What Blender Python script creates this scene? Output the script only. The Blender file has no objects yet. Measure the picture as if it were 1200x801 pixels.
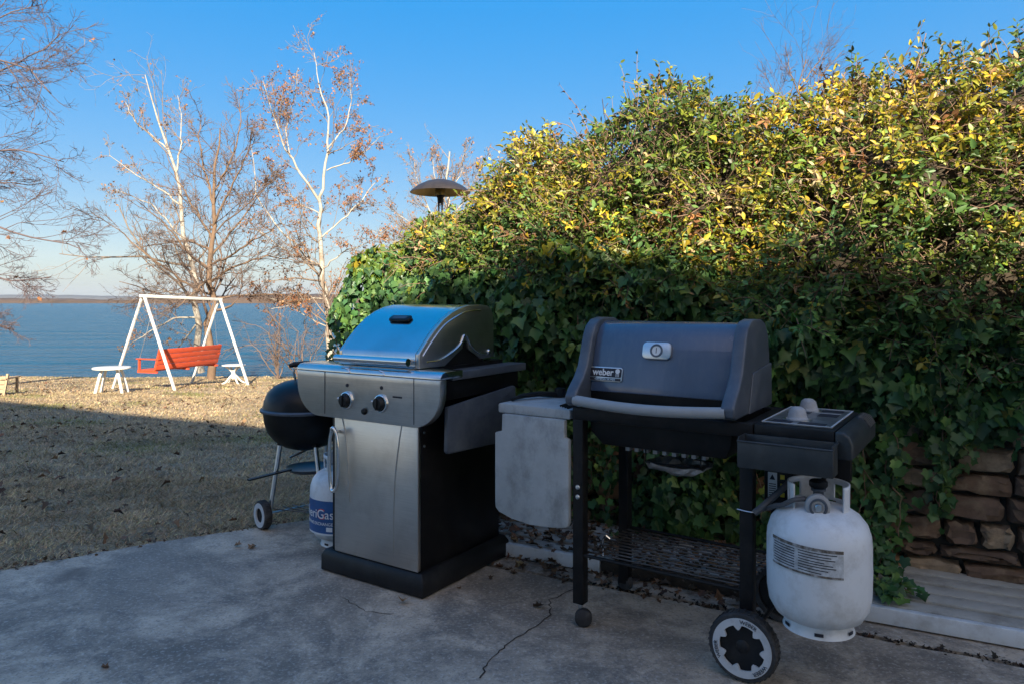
import bpy, bmesh, math, random
import numpy as np
from mathutils import Vector, Matrix
R = math.radians
rng = np.random.default_rng(11)
random.seed(5)
scene = bpy.context.scene
# ---------------------------------------------------------------- camera, sky, sun
FPX, HOR, CAMH = 850.0, 352.0, 1.17          # focal length / horizon row in 1200x801 photo pixels, eye height in metres
cam = bpy.data.cameras.new('camera'); camo = bpy.data.objects.new('camera', cam)
scene.collection.objects.link(camo); scene.camera = camo
camo.location = (0, 0, CAMH); camo.rotation_euler = (R(90), 0, 0)
cam.sensor_width = 36; cam.lens = FPX/1200*36; cam.shift_y = -(400.5-HOR)/1200
cam.clip_start = 0.05; cam.clip_end = 20000
SUN_EL = 26.0; SUN_DIR = Vector((-0.15, 0.989, 0)).normalized()      # horizontal travel of the light
world = bpy.data.worlds.new('World'); scene.world = world; world.use_nodes = True
wn = world.node_tree; bgn = wn.nodes['Background']
sky = wn.nodes.new('ShaderNodeTexSky'); sky.sky_type = 'NISHITA'; sky.sun_disc = False
sky.sun_elevation = R(SUN_EL)
sky.sun_rotation = math.atan2(-SUN_DIR.x, -SUN_DIR.y)
sky.altitude = 100; sky.air_density = 0.8; sky.dust_density = 3.5; sky.ozone_density = 1.2
sgm = wn.nodes.new('ShaderNodeGamma'); sgm.inputs[1].default_value = .16             # the whole sky graded like the photograph's
shs = wn.nodes.new('ShaderNodeHueSaturation'); shs.inputs['Saturation'].default_value = 6.6; shs.inputs['Hue'].default_value = .51
wn.links.new(sky.outputs[0], sgm.inputs[0]); wn.links.new(sgm.outputs[0], shs.inputs['Color'])
wn.links.new(shs.outputs[0], bgn.inputs[0]); bgn.inputs[1].default_value = 0.122
sl = bpy.data.lights.new('sun', 'SUN'); slo = bpy.data.objects.new('sun', sl); scene.collection.objects.link(slo)
sl.energy = 2.5; sl.angle = R(0.5); sl.color = (1.0, 0.87, 0.68)
ld = Vector((SUN_DIR.x*math.cos(R(SUN_EL)), SUN_DIR.y*math.cos(R(SUN_EL)), -math.sin(R(SUN_EL))))
slo.rotation_euler = ld.to_track_quat('-Z', 'Y').to_euler(); slo.location = (0, -8, 9)
vs = scene.view_settings
vs.view_transform = 'Standard'; vs.look = 'None'; vs.gamma = 1; vs.exposure = 2.58; vs.use_curve_mapping = False
scene.cycles.use_denoising = True
scene.cycles.max_bounces = 8; scene.cycles.transparent_max_bounces = 6
col = scene.collection

# ---------------------------------------------------------------- helpers
def ray(px, py, Y):
    return Vector(((px-600)/FPX*Y, Y, CAMH-(py-HOR)/FPX*Y))
def ground(px, py, z=0.0):
    d = FPX*(CAMH-z)/(py-HOR); return Vector(((px-600)/FPX*d, d, z))
def tag(o, label=None, cat=None, group=None, kind=None):
    if label: o['label'] = label
    if cat: o['category'] = cat
    if group: o['group'] = group
    if kind: o['kind'] = kind
    return o
def empty(name, loc=(0, 0, 0), rz=0.0, label=None, cat=None, group=None, kind=None):
    o = bpy.data.objects.new(name, None); col.objects.link(o)
    o.location = loc; o.rotation_euler = (0, 0, R(rz)); o.empty_display_size = .1
    return tag(o, label, cat, group, kind)
def copy_tree(o, parent=None):
    c = o.copy(); col.objects.link(c); c.parent = parent
    for ch in o.children: copy_tree(ch, c)
    return c

class MB:
    def __init__(s): s.v = []; s.f = []
    def add(s, vs, fs):
        b = len(s.v); s.v += [tuple(v) for v in vs]; s.f += [tuple(i+b for i in f) for f in fs]; return s
    def box(s, x0, x1, y0, y1, z0, z1, m=None):
        vs = [Vector(p) for p in ((x0,y0,z0),(x1,y0,z0),(x1,y1,z0),(x0,y1,z0),(x0,y0,z1),(x1,y0,z1),(x1,y1,z1),(x0,y1,z1))]
        if m is not None: vs = [m @ v for v in vs]
        return s.add(vs, [(0,3,2,1),(4,5,6,7),(0,1,5,4),(1,2,6,5),(2,3,7,6),(3,0,4,7)])
    def bar(s, a, b, w, t, up=(0, 0, 1)):          # rectangular bar from a to b
        a = Vector(a); b = Vector(b); d = (b-a).normalized(); u = Vector(up); sd = d.cross(u)
        if sd.length < 1e-4: sd = d.cross(Vector((1, 0, 0)))
        sd.normalize(); u = sd.cross(d).normalized()
        vs = [p+sd*x+u*y for p in (a, b) for x, y in ((-w/2,-t/2),(w/2,-t/2),(w/2,t/2),(-w/2,t/2))]
        return s.add(vs, [(0,1,2,3),(7,6,5,4),(0,4,5,1),(1,5,6,2),(2,6,7,3),(3,7,4,0)])
    def tube(s, pts, r, n=8, caps=True):
        pts = [Vector(p) for p in pts]; k = len(pts)
        rs = r if isinstance(r, (list, tuple)) else [r]*k
        b = len(s.v); prev = None
        for i, p in enumerate(pts):
            t = (pts[min(i+1, k-1)]-pts[max(i-1, 0)]).normalized()
            if prev is None:
                a = t.cross(Vector((0, 0, 1)))
                if a.length < .05: a = t.cross(Vector((1, 0, 0)))
            else: a = prev - t*prev.dot(t)
            a.normalize(); prev = a; c = t.cross(a)
            for j in range(n):
                q = 2*math.pi*j/n; s.v.append(tuple(p+(a*math.cos(q)+c*math.sin(q))*rs[i]))
        for i in range(k-1):
            for j in range(n):
                j2 = (j+1) % n; s.f.append((b+i*n+j, b+(i+1)*n+j, b+(i+1)*n+j2, b+i*n+j2))
        if caps: s.f.append(tuple(b+j for j in range(n))); s.f.append(tuple(b+(k-1)*n+j for j in reversed(range(n))))
        return s
    def lathe(s, prof, n=32, m=None, a0=0.0, a1=360.0, caps=False):
        full = abs(a1-a0) >= 359.9; cols = n if full else n+1; b = len(s.v)
        for r, z in prof:
            for j in range(cols):
                q = R(a0+(a1-a0)*j/n); p = Vector((r*math.cos(q), r*math.sin(q), z))
                s.v.append(tuple(m @ p if m is not None else p))
        for i in range(len(prof)-1):
            for j in range(n):
                j2 = (j+1) % cols; s.f.append((b+i*cols+j, b+i*cols+j2, b+(i+1)*cols+j2, b+(i+1)*cols+j))
        if caps:
            s.f.append(tuple(b+j for j in reversed(range(cols)))); s.f.append(tuple(b+(len(prof)-1)*cols+j for j in range(cols)))
        return s
    def prism(s, poly, x0, x1, m=None):             # poly in (y, z), extruded along x
        k = len(poly); vs = [Vector((x0, y, z)) for y, z in poly]+[Vector((x1, y, z)) for y, z in poly]
        if m is not None: vs = [m @ v for v in vs]
        return s.add(vs, [tuple(reversed(range(k))), tuple(range(k, 2*k))]+[(i, (i+1) % k, k+(i+1) % k, k+i) for i in range(k)])
    def prism_y(s, poly, y0, y1):                   # poly in (x, z), extruded along y
        k = len(poly); vs = [(x, y0, z) for x, z in poly]+[(x, y1, z) for x, z in poly]
        return s.add(vs, [tuple(range(k)), tuple(reversed(range(k, 2*k)))]+[(i, k+i, k+(i+1) % k, (i+1) % k) for i in range(k)])
    def prism_z(s, poly, z0, z1):
        k = len(poly); vs = [(x, y, z0) for x, y in poly]+[(x, y, z1) for x, y in poly]
        return s.add(vs, [tuple(reversed(range(k))), tuple(range(k, 2*k))]+[(i, (i+1) % k, k+(i+1) % k, k+i) for i in range(k)])
    def mesh(s, name, mat, bevel=0.0, seg=2, smooth=40):
        me = bpy.data.meshes.new(name); bm = bmesh.new()
        bv = [bm.verts.new(v) for v in s.v]
        for f in s.f:
            try: bm.faces.new([bv[i] for i in f])
            except ValueError: pass
        bmesh.ops.recalc_face_normals(bm, faces=bm.faces)
        if bevel:
            es = [e for e in bm.edges if len(e.link_faces) == 2 and e.calc_face_angle(0) > R(38)]
            bmesh.ops.bevel(bm, geom=es, offset=bevel, segments=seg, affect='EDGES', profile=.5, clamp_overlap=True)
        bm.to_mesh(me); bm.free()
        if mat: me.materials.append(mat)
        if smooth:
            me.polygons.foreach_set('use_smooth', [True]*len(me.polygons)); me.set_sharp_from_angle(angle=R(smooth))
        return me
    def build(s, name, mat, parent=None, bevel=0.0, seg=2, smooth=40):
        o = bpy.data.objects.new(name, s.mesh(name, mat, bevel, seg, smooth)); col.objects.link(o); o.parent = parent; return o

def np_mesh(name, V, F, mat, colors=None, smooth=False):
    """V (n,3); F (m,k) faces all of size k; colors (n,3)"""
    V = np.asarray(V, np.float32); F = np.asarray(F, np.int32); k = F.shape[1]
    me = bpy.data.meshes.new(name)
    me.vertices.add(len(V)); me.vertices.foreach_set('co', V.ravel())
    me.loops.add(F.size); me.loops.foreach_set('vertex_index', F.ravel())
    me.polygons.add(len(F)); me.polygons.foreach_set('loop_start', np.arange(0, F.size, k, dtype=np.int32))
    me.update(calc_edges=True)
    if smooth: me.polygons.foreach_set('use_smooth', np.ones(len(F), bool))
    if colors is not None:
        a = me.color_attributes.new('Col', 'FLOAT_COLOR', 'POINT')
        a.data.foreach_set('color', np.concatenate([colors, np.ones((len(V), 1))], 1).astype(np.float32).ravel())
    if mat: me.materials.append(mat)
    return me
def link(name, me, parent=None):
    o = bpy.data.objects.new(name, me); col.objects.link(o); o.parent = parent; return o

def text_mesh(s, size, mat, extrude=0.0006, align='CENTER', bold=0.0):
    cu = bpy.data.curves.new('lettering', 'FONT'); cu.body = s; cu.size = size; cu.extrude = extrude
    cu.align_x = align; cu.align_y = 'CENTER'; cu.offset = bold
    o = bpy.data.objects.new('lettering', cu); col.objects.link(o)
    me = bpy.data.meshes.new_from_object(o.evaluated_get(bpy.context.evaluated_depsgraph_get()))
    bpy.data.objects.remove(o); bpy.data.curves.remove(cu)
    me.materials.clear(); me.materials.append(mat); return me

# ---------------------------------------------------------------- materials
def mat(name, c, rough=.5, metal=0., var=.12, scale=12., bump=0., bscale=150., dirt=None, dirt_amt=.4, dirt_scale=6., spec=.5, coat=0., stretch=None, detail=6, dstretch=None):
    m = bpy.data.materials.new(name); m.use_nodes = True; n = m.node_tree.nodes; l = m.node_tree.links
    p = n['Principled BSDF']; p.inputs['Roughness'].default_value = rough; p.inputs['Metallic'].default_value = metal
    p.inputs['Specular IOR Level'].default_value = spec; p.inputs['Coat Weight'].default_value = coat
    tc = n.new('ShaderNodeTexCoord'); src = tc.outputs['Object']
    if stretch:
        mp = n.new('ShaderNodeMapping'); mp.inputs['Scale'].default_value = stretch; l.new(src, mp.inputs[0]); src = mp.outputs[0]
    t = n.new('ShaderNodeTexNoise'); t.inputs['Scale'].default_value = scale; t.inputs['Detail'].default_value = detail; t.inputs['Roughness'].default_value = .65
    l.new(src, t.inputs['Vector'])
    r = n.new('ShaderNodeValToRGB'); r.color_ramp.elements[0].position = .3; r.color_ramp.elements[1].position = .7
    r.color_ramp.elements[0].color = [max(0, x*(1-var)) for x in c]+[1]; r.color_ramp.elements[1].color = [min(1, x*(1+var)) for x in c]+[1]
    l.new(t.outputs['Fac'], r.inputs[0]); out = r.outputs[0]
    if dirt:
        d = n.new('ShaderNodeTexNoise'); d.inputs['Scale'].default_value = dirt_scale; d.inputs['Detail'].default_value = 9; d.inputs['Roughness'].default_value = .7
        dv = tc.outputs['Object']
        if dstretch:
            dmp = n.new('ShaderNodeMapping'); dmp.inputs['Scale'].default_value = dstretch; l.new(dv, dmp.inputs[0]); dv = dmp.outputs[0]
        l.new(dv, d.inputs['Vector'])
        dr = n.new('ShaderNodeValToRGB'); dr.color_ramp.elements[0].position = .48; dr.color_ramp.elements[1].position = .68
        dr.color_ramp.elements[1].color = (dirt_amt,)*3+(1,)
        l.new(d.outputs['Fac'], dr.inputs[0])
        mx = n.new('ShaderNodeMix'); mx.data_type = 'RGBA'; mx.inputs[7].default_value = tuple(dirt)+(1,)
        l.new(dr.outputs[0], mx.inputs[0]); l.new(out, mx.inputs[6]); out = mx.outputs[2]
    l.new(out, p.inputs['Base Color'])
    if rough > .12:
        rr = n.new('ShaderNodeMapRange'); rr.inputs[3].default_value = max(.03, rough-.08); rr.inputs[4].default_value = min(1, rough+.1)
        l.new(t.outputs['Fac'], rr.inputs[0]); l.new(rr.outputs[0], p.inputs['Roughness'])
    if bump:
        bt = n.new('ShaderNodeTexNoise'); bt.inputs['Scale'].default_value = bscale; bt.inputs['Detail'].default_value = 4
        l.new(src, bt.inputs['Vector'])
        b = n.new('ShaderNodeBump'); b.inputs['Strength'].default_value = bump; b.inputs['Distance'].default_value = .004
        l.new(bt.outputs['Fac'], b.inputs['Height']); l.new(b.outputs[0], p.inputs['Normal'])
    return m
def leaf_mat(name, trans=.3, rough=.45, gain=1.0):
    m = bpy.data.materials.new(name); m.use_nodes = True; n = m.node_tree.nodes; l = m.node_tree.links
    p = n['Principled BSDF']; p.inputs['Roughness'].default_value = rough; p.inputs['Specular IOR Level'].default_value = .4
    a = n.new('ShaderNodeAttribute'); a.attribute_name = 'Col'
    l.new(a.outputs['Color'], p.inputs['Base Color'])
    if trans:
        tr = n.new('ShaderNodeBsdfTranslucent'); l.new(a.outputs['Color'], tr.inputs['Color'])
        mx = n.new('ShaderNodeMixShader'); mx.inputs[0].default_value = trans
        l.new(p.outputs[0], mx.inputs[1]); l.new(tr.outputs[0], mx.inputs[2]); l.new(mx.outputs[0], n['Material Output'].inputs['Surface'])
    return m
MT = dict(
    steel=mat('brushed stainless steel', (.66, .635, .60), .30, 1, .10, 8, .05, 60, (.30, .28, .26), .35, 4, stretch=(1, 1, 60)),
    steel_lid=mat('polished stainless lid', (.66, .66, .66), .16, 1, .05, 6, 0, 100, (.36, .35, .34), .3, 5),
    chrome=mat('chrome', (.75, .75, .75), .12, 1, .05),
    black=mat('black enamel', (.006, .006, .007), .35, 0, .3, 8, 0, 100, (.03, .03, .03), .3, 12, spec=.3),
    black_m=mat('matt black steel', (.008, .008, .009), .5, 0, .3, 20, .1, 200, (.04, .036, .032), .35, 14, spec=.25),
    plastic=mat('black plastic', (.010, .011, .013), .45, 0, .25, 20, .08, 400, (.04, .04, .04), .3, 10, spec=.3),
    cast=mat('grey cast aluminium', (.082, .098, .125), .42, .25, .15, 12, .1, 300, (.16, .17, .18), .5, 6),
    slate=mat('slate blue enamel', (.068, .096, .155), .24, 0, .10, 5, .03, 90, (.12, .145, .19), .35, 5, spec=.6, coat=.4, dstretch=(6, 6, .8)),
    therm=mat('pale grey thermoset', (.36, .385, .40), .55, 0, .14, 9, .12, 120, (.15, .16, .16), .8, 6, dstretch=(1.2, 1, .8)),
    handle=mat('grey grip', (.30, .31, .32), .5, 0, .08, 30, .05, 200),
    white=mat('white enamel', (.68, .70, .72), .36, 0, .05, 7, .02, 60, (.36, .34, .31), .55, 9),
    wpaint=mat('white paint', (.60, .60, .57), .5, 0, .06, 8, .05, 80, (.45, .42, .36), .5, 9),
    alu=mat('light aluminium', (.62, .64, .66), .3, 1, .1, 30),
    foil=mat('crumpled foil', (.55, .54, .52), .35, .8, .35, 25, .8, 40),
    knob=mat('weathered grey knob', (.36, .36, .37), .6, 0, .15, 40, .1, 200),
    rubber=mat('rubber', (.022, .022, .024), .75, 0, .25, 30, .3, 200, (.10, .10, .10), .5, 12),
    wheel=mat('grey wheel plastic', (.52, .54, .56), .5, 0, .08, 20, 0, 90, (.2, .2, .2), .4, 12),
    red=mat('red stained wood', (.42, .055, .018), .6, 0, .25, 6, .2, 60, stretch=(1, 8, 8)),
    wood=mat('weathered wood', (.30, .22, .14), .75, 0, .25, 6, .3, 60, stretch=(1, 8, 8)),
    deck=mat('weathered deck paint', (.42, .415, .38), .7, 0, .12, 5, .2, 60, (.13, .12, .10), .6, 8),
    deckw=mat('pale deck edge', (.66, .70, .73), .5, 0, .06, 6, .05, 60, (.30, .29, .27), .5, 9),
    mortar=mat('mortar', (.05, .043, .036), .95, 0, .3, 20, .6, 60),
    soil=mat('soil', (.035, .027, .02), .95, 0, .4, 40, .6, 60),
    bronze=mat('heater bronze', (.055, .046, .042), .45, .5, .2, 10, .05, 90),
    refl=mat('heater reflector', (.24, .17, .055), .4, .6, .3, 12),
    label_blue=mat('blue label', (.02, .09, .26), .4, 0, .25, 9),
    label_white=mat('white label', (.72, .73, .74), .5, 0, .04),
    ink=mat('dark ink', (.02, .02, .03), .6, 0, .1),
    inkred=mat('red ink', (.55, .03, .03), .5, 0, .1),
    yellow=mat('yellow mark', (.65, .5, .03), .5, 0, .1),
    tray=mat('worn grey black plastic', (.024, .029, .033), .42, 0, .25, 20, .08, 400, (.06, .065, .065), .4, 9, spec=.5),
    hose=mat('grey hose', (.085, .085, .09), .5, 0, .2, 30, .2, 300),
    plate=mat('worn panel plate', (.22, .23, .24), .35, .5, .4, 14, .05, 90, (.03, .03, .03), .8, 9),
    rack=mat('rusty rack wire', (.10, .085, .075), .4, .7, .5, 30, 0, 90, (.05, .03, .02), .8, 15),
    twig=mat('brown twig', (.19, .12, .08), .85, 0, .3, 8),
    vine=mat('vine stem', (.20, .13, .085), .85, 0, .3, 20),
    barkb=mat('brown bark', (.14, .092, .06), .9, 0, .3, 5, .5, 20),
    twigb=mat('grey brown twigs', (.13, .092, .074), .9, 0, .2, 3),
    twigp=mat('mauve grey twigs', (.10, .073, .075), .9, 0, .2, 3),
    barkw=mat('white sycamore bark', (.33, .31, .27), .8, 0, .12, 3, .2, 20, (.17, .12, .08), .9, 2.2),
    twigw=mat('pale sycamore twigs', (.20, .155, .12), .85, 0, .2, 3),
    siding=mat('white siding', (.76, .74, .70), .7, 0, .06, 4),
    roof=mat('grey shingle', (.09, .085, .08), .9, 0, .2, 10),
    glass=mat('window glass', (.03, .035, .04), .05, 0, .05),
    core=mat('opaque hedge core', (.035, .026, .016), .95, 0, .6, 30, .8, 40),  # for the added light-blocking sheet inside the hedge
    tread=mat('tyre', (.028, .028, .03), .7, 0, .3, 30, .3, 150, (.11, .11, .11), .6, 10),
)
LEAF = leaf_mat('leaf', .28, .42); DRY = leaf_mat('dry leaf', .12, .8); GRASSM = leaf_mat('dry grass', .2, .75)
# concrete
def concrete():
    m = mat('patio concrete', (.47, .39, .30), .85, 0, .3, 6.5, 0, detail=10); n = m.node_tree.nodes; l = m.node_tree.links; p = n['Principled BSDF']
    base = p.inputs['Base Color'].links[0].from_socket; tc = next(x for x in n if x.type == 'TEX_COORD')
    def noise(sc, det=8, rgh=.7, dist=0.):
        t = n.new('ShaderNodeTexNoise'); t.inputs['Scale'].default_value = sc; t.inputs['Detail'].default_value = det; t.inputs['Roughness'].default_value = rgh; t.inputs['Distortion'].default_value = dist
        l.new(tc.outputs['Object'], t.inputs['Vector']); return t
    def ramp(src, a, b, c0, c1):
        r = n.new('ShaderNodeValToRGB'); r.color_ramp.elements[0].position = a; r.color_ramp.elements[1].position = b
        r.color_ramp.elements[0].color = (c0,)*3+(1,); r.color_ramp.elements[1].color = (c1,)*3+(1,); l.new(src, r.inputs[0]); return r.outputs[0]
    def mix(fac, a, c):
        x = n.new('ShaderNodeMix'); x.data_type = 'RGBA'; x.inputs[7].default_value = c+(1,); l.new(fac, x.inputs[0]); l.new(a, x.inputs[6]); return x.outputs[2]
    a = mix(ramp(noise(2.6, 12, .78, .4).outputs['Fac'], .46, .58, 0, .95), base, (.19, .165, .135))
    a = mix(ramp(noise(1.1, 8, .7, .6).outputs['Fac'], .49, .6, 0, .75), a, (.155, .135, .11))
    a = mix(ramp(noise(.8, 6, .6).outputs['Fac'], .5, .7, 0, .5), a, (.42, .365, .30))
    a = mix(ramp(noise(9, 10, .78, .5).outputs['Fac'], .52, .64, 0, .75), a, (.16, .145, .13))
    a = mix(ramp(noise(75, 3, .6).outputs['Fac'], .53, .66, 0, .45), a, (.55, .52, .48))
    a = mix(ramp(noise(95, 3, .6).outputs['Fac'], .54, .67, 0, .6), a, (.13, .12, .11))
    vo = n.new('ShaderNodeTexVoronoi'); vo.inputs['Scale'].default_value = 1.7; wv = n.new('ShaderNodeVectorMath'); wv.operation = 'ADD'
    wn_ = noise(7, 6, .7); sc_ = n.new('ShaderNodeVectorMath'); sc_.operation = 'SCALE'; sc_.inputs['Scale'].default_value = .18; l.new(wn_.outputs['Color'], sc_.inputs[0])
    l.new(tc.outputs['Object'], wv.inputs[0]); l.new(sc_.outputs[0], wv.inputs[1]); l.new(wv.outputs[0], vo.inputs['Vector'])
    a = mix(ramp(vo.outputs['Distance'], .06, .17, .75, 0), a, (.12, .10, .085))
    l.new(a, p.inputs['Base Color'])
    b = n.new('ShaderNodeBump'); b.inputs['Strength'].default_value = .6; b.inputs['Distance'].default_value = .006
    hsum = n.new('ShaderNodeMath'); hsum.operation = 'MULTIPLY_ADD'; hsum.inputs[1].default_value = .35
    l.new(noise(140, 3, .6).outputs['Fac'], hsum.inputs[0]); l.new(noise(9, 8, .7).outputs['Fac'], hsum.inputs[2])
    l.new(hsum.outputs[0], b.inputs['Height']); l.new(b.outputs[0], p.inputs['Normal']); return m
CONC = concrete()
def water():
    m = bpy.data.materials.new('lake water'); m.use_nodes = True; n = m.node_tree.nodes; l = m.node_tree.links; p = n['Principled BSDF']
    p.inputs['Base Color'].default_value = (.006, .072, .15, 1); p.inputs['Specular IOR Level'].default_value = .13; p.inputs['Roughness'].default_value = .2; p.inputs['IOR'].default_value = 1.33
    tc = n.new('ShaderNodeTexCoord'); last = None
    for sc, st, dist, stretch in ((.5, 1., 1.6, (.6, 1.6, 1)), (1.8, .9, .5, (.6, 1.8, 1)), (.10, .8, 7.0, (.3, 1.6, 1))):
        mp = n.new('ShaderNodeMapping'); mp.inputs['Scale'].default_value = stretch; mp.inputs['Rotation'].default_value = (0, 0, .15); l.new(tc.outputs['Object'], mp.inputs[0])
        t = n.new('ShaderNodeTexNoise'); t.inputs['Scale'].default_value = sc; t.inputs['Detail'].default_value = 5; t.inputs['Roughness'].default_value = .6; l.new(mp.outputs[0], t.inputs['Vector'])
        b = n.new('ShaderNodeBump'); b.inputs['Strength'].default_value = st; b.inputs['Distance'].default_value = dist; l.new(t.outputs['Fac'], b.inputs['Height'])
        if last is not None: l.new(last, b.inputs['Normal'])
        last = b.outputs[0]
    l.new(last, p.inputs['Normal']); return m

# ---------------------------------------------------------------- terrain
SLOPE = .062
def zt(X, Y):
    """lawn height: level by the patio, falling gently to a low bank over the lake"""
    X = np.asarray(X, float); Y = np.asarray(Y, float)
    z = -.03-SLOPE*np.maximum(0, Y-4.0)
    z = z+.03*np.sin(X*.7+1)*np.clip((Y-5)/6, 0, 1)*np.clip((Y-5)/6, 0, 1)*.6
    edge = 22.3+.35*np.sin(X*.31)+.2*np.sin(X*.9+2)
    return np.where(Y > edge, np.maximum(z-(Y-edge)*.9, -3.2), z)
xs = np.concatenate([np.linspace(-400, -42, 12), np.linspace(-40, 20, 121), np.linspace(22, 400, 12)])
ys = np.concatenate([np.linspace(-400, -12, 10), np.linspace(-10, 26, 109), np.array([28., 32])])
gx, gy = np.meshgrid(xs, ys); V = np.stack([gx, gy, zt(gx, gy)], -1).reshape(-1, 3); nx = len(xs)
ii, jj = np.meshgrid(np.arange(nx-1), np.arange(len(ys)-1)); q = (jj*nx+ii).ravel()
lawnmat = mat('dormant lawn', (.28, .215, .135), .95, 0, .35, 2.5, .8, 60, (.10, .085, .05), .7, 9)
tag(link('lawn', np_mesh('lawn', V, np.stack([q, q+1, q+nx+1, q+nx], 1), lawnmat, smooth=True)), 'dormant tan lawn sloping down to the lake', 'lawn', kind='structure')
lk = MB(); lk.add([(-6000, 18, -2.3), (6000, 18, -2.3), (6000, 6000, -2.3), (-6000, 6000, -2.3)], [(0, 1, 2, 3)])
tag(lk.build('lake', water()), 'blue rippled lake beyond the lawn', 'lake', kind='structure')
def ridge(name, Y, prof, depth, m, label, seed, amp):
    g = np.random.default_rng(seed); x = np.linspace(-Y*1.4, Y*1.4, 500)
    h = np.interp((x/Y)*FPX+600, [p[0] for p in prof], [p[1] for p in prof])
    nz = np.convolve(g.normal(size=520), np.ones(21)/21, 'same')[:500]*3+g.normal(size=500)*.25
    h = np.maximum(h+nz*amp, 1.0)
    rows = [(Y, -3+0*h), (Y+2, .45*h-1), (Y+depth*.3, .85*h), (Y+depth, h), (Y+depth*2, -3+0*h)]
    V = np.concatenate([np.stack([x, 0*x+yy+g.normal(size=500)*depth*.02, zz], 1) for yy, zz in rows])
    ii, jj = np.meshgrid(np.arange(499), np.arange(4)); q = (jj*500+ii).ravel()
    return tag(link(name, np_mesh(name, V, np.stack([q, q+1, q+501, q+500], 1), m)), label, 'hills', kind='structure')
ridge('far_shore', 850, [(-400, 5), (0, 3), (90, 2.2), (150, 2.5), (180, 5), (270, 6), (300, 9), (380, 9), (520, 7), (1400, 9)], 60,
      mat('winter woods', (.055, .036, .026), .95, 0, .4, .05), 'brown wooded far shore across the lake', 3, .9)
ridge('distant_hills', 4200, [(-400, 28), (0, 34), (60, 30), (140, 26), (220, 18), (400, 24), (1400, 30)], 400,
      mat('distant ridge', (.04, .045, .055), .95, 0, .2, .01), 'low blue grey ridge behind the far shore', 4, 3)  # blue-grey base colour paints in some of the distance haze

# patio
edge_l = [(-9.5, -2.2), (-5, 1.02), (-3.4, 2.22), (-2.22, 3.147), (-1.83, 3.45), (-1.325, 3.753), (-.75, 4.08), (-.3, 4.35)]
WO = Vector((1.548, 3.135, 0)); WS = Vector((-.891, .454, 0)); WN = Vector((.454, .891, 0))     # wall frame: s runs along the wall to the lake, n into it
def wp(s, n, z): return WO+WS*s+WN*n+Vector((0, 0, z))
ragged = []
for k in range(70):
    s = -3.2+k*.085; p = wp(s, -.69+.006*math.sin(k*1.7), 0); ragged.append((p.x, p.y))
poly = []
for (x0, y0), (x1, y1) in zip(edge_l, edge_l[1:]):
    n_ = max(2, int(math.hypot(x1-x0, y1-y0)/.06))
    for k in range(n_):
        t = k/n_; j = random.uniform(-.012, .012); poly.append((x0+(x1-x0)*t+j, y0+(y1-y0)*t-j))
rg = [p for p in ragged if True]
main = poly+[(-.2, 4.36)]+[p for p in reversed(rg) if p[0] > -.25]+[(6, 0), (6, -2.2)]
patio = MB().prism_z(main, -.16, 0).build('patio', CONC); tag(patio, 'stained grey concrete patio', 'patio', kind='structure')
far = [(wp(-3.2+k*.085, -.69+.034+.006*math.sin(k*1.7)+random.uniform(-.003, .005), 0)) for k in range(70)]
strip = [(p.x, p.y) for p in far]+[(p.x, p.y) for p in (wp(2.6, .3, 0), wp(-3.2, .3, 0))]
MB().prism_z(strip, -.16, -.004).build('slab', CONC, patio)
def ribbon(name, pts, w, m, parent, z=.0018, seed=1):
    g = random.Random(seed); P = []
    for a, b in zip(pts, pts[1:]):
        a = Vector(a); b = Vector(b); k = max(2, int((b-a).length/.02))
        for i in range(k): P.append(a.lerp(b, i/k)+Vector((g.uniform(-.006, .006), g.uniform(-.006, .006), 0)))
    mb = MB(); vsx = []
    for i, p in enumerate(P):
        t = (P[min(i+1, len(P)-1)]-P[max(i-1, 0)]).normalized(); sd = Vector((-t.y, t.x, 0)); ww = w*g.uniform(.3, 1.2)
        vsx += [(p+sd*ww/2)+Vector((0, 0, z)), (p-sd*ww/2)+Vector((0, 0, z))]
    mb.add(vsx, [(2*i, 2*i+1, 2*i+3, 2*i+2) for i in range(len(P)-1)]); return mb.build(name, m, parent)
ribbon('crack', [ground(675, 688), ground(644, 703), ground(646, 720), ground(625, 735), ground(600, 750), ground(572, 775), ground(560, 800)], .006, MT['soil'], patio)
ribbon('crack', [ground(400, 700), ground(430, 716), ground(470, 720)], .003, MT['soil'], patio, seed=5)

# ---------------------------------------------------------------- house behind the photographer: its eaves cast the shade over the patio
HE = Vector((.866, -.5, 0)); HN = Vector((.5, .866, 0))
hroot = empty('house', HN*-11+HE*6.0, math.degrees(math.atan2(HE.y, HE.x)), 'tall white house whose eaves shade the patio', 'house')
EAVE = 9.9
MB().box(-13, 12, -9, 0, -.2, EAVE-.1).build('wall', MT['siding'], hroot)
rf = MB(); rf.prism([(.6, EAVE-.14), (.6, EAVE), (-4.5, EAVE+1.7), (-9.6, EAVE), (-9.6, EAVE-.14)], -13.5, 12.5); rf.build('roof', MT['roof'], hroot)
for fx in (-10.5, -7, -3.5, 0, 3.5, 7, 10):
    for fz in (1.2, 4.2, 7.2):
        wnd = MB().box(fx-.55, fx+.55, .01, .05, fz, fz+1.35).build('window', MT['wpaint'], hroot)
        MB().box(fx-.48, fx+.48, .052, .06, fz+.07, fz+1.28).build('pane', MT['glass'], wnd)

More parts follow.
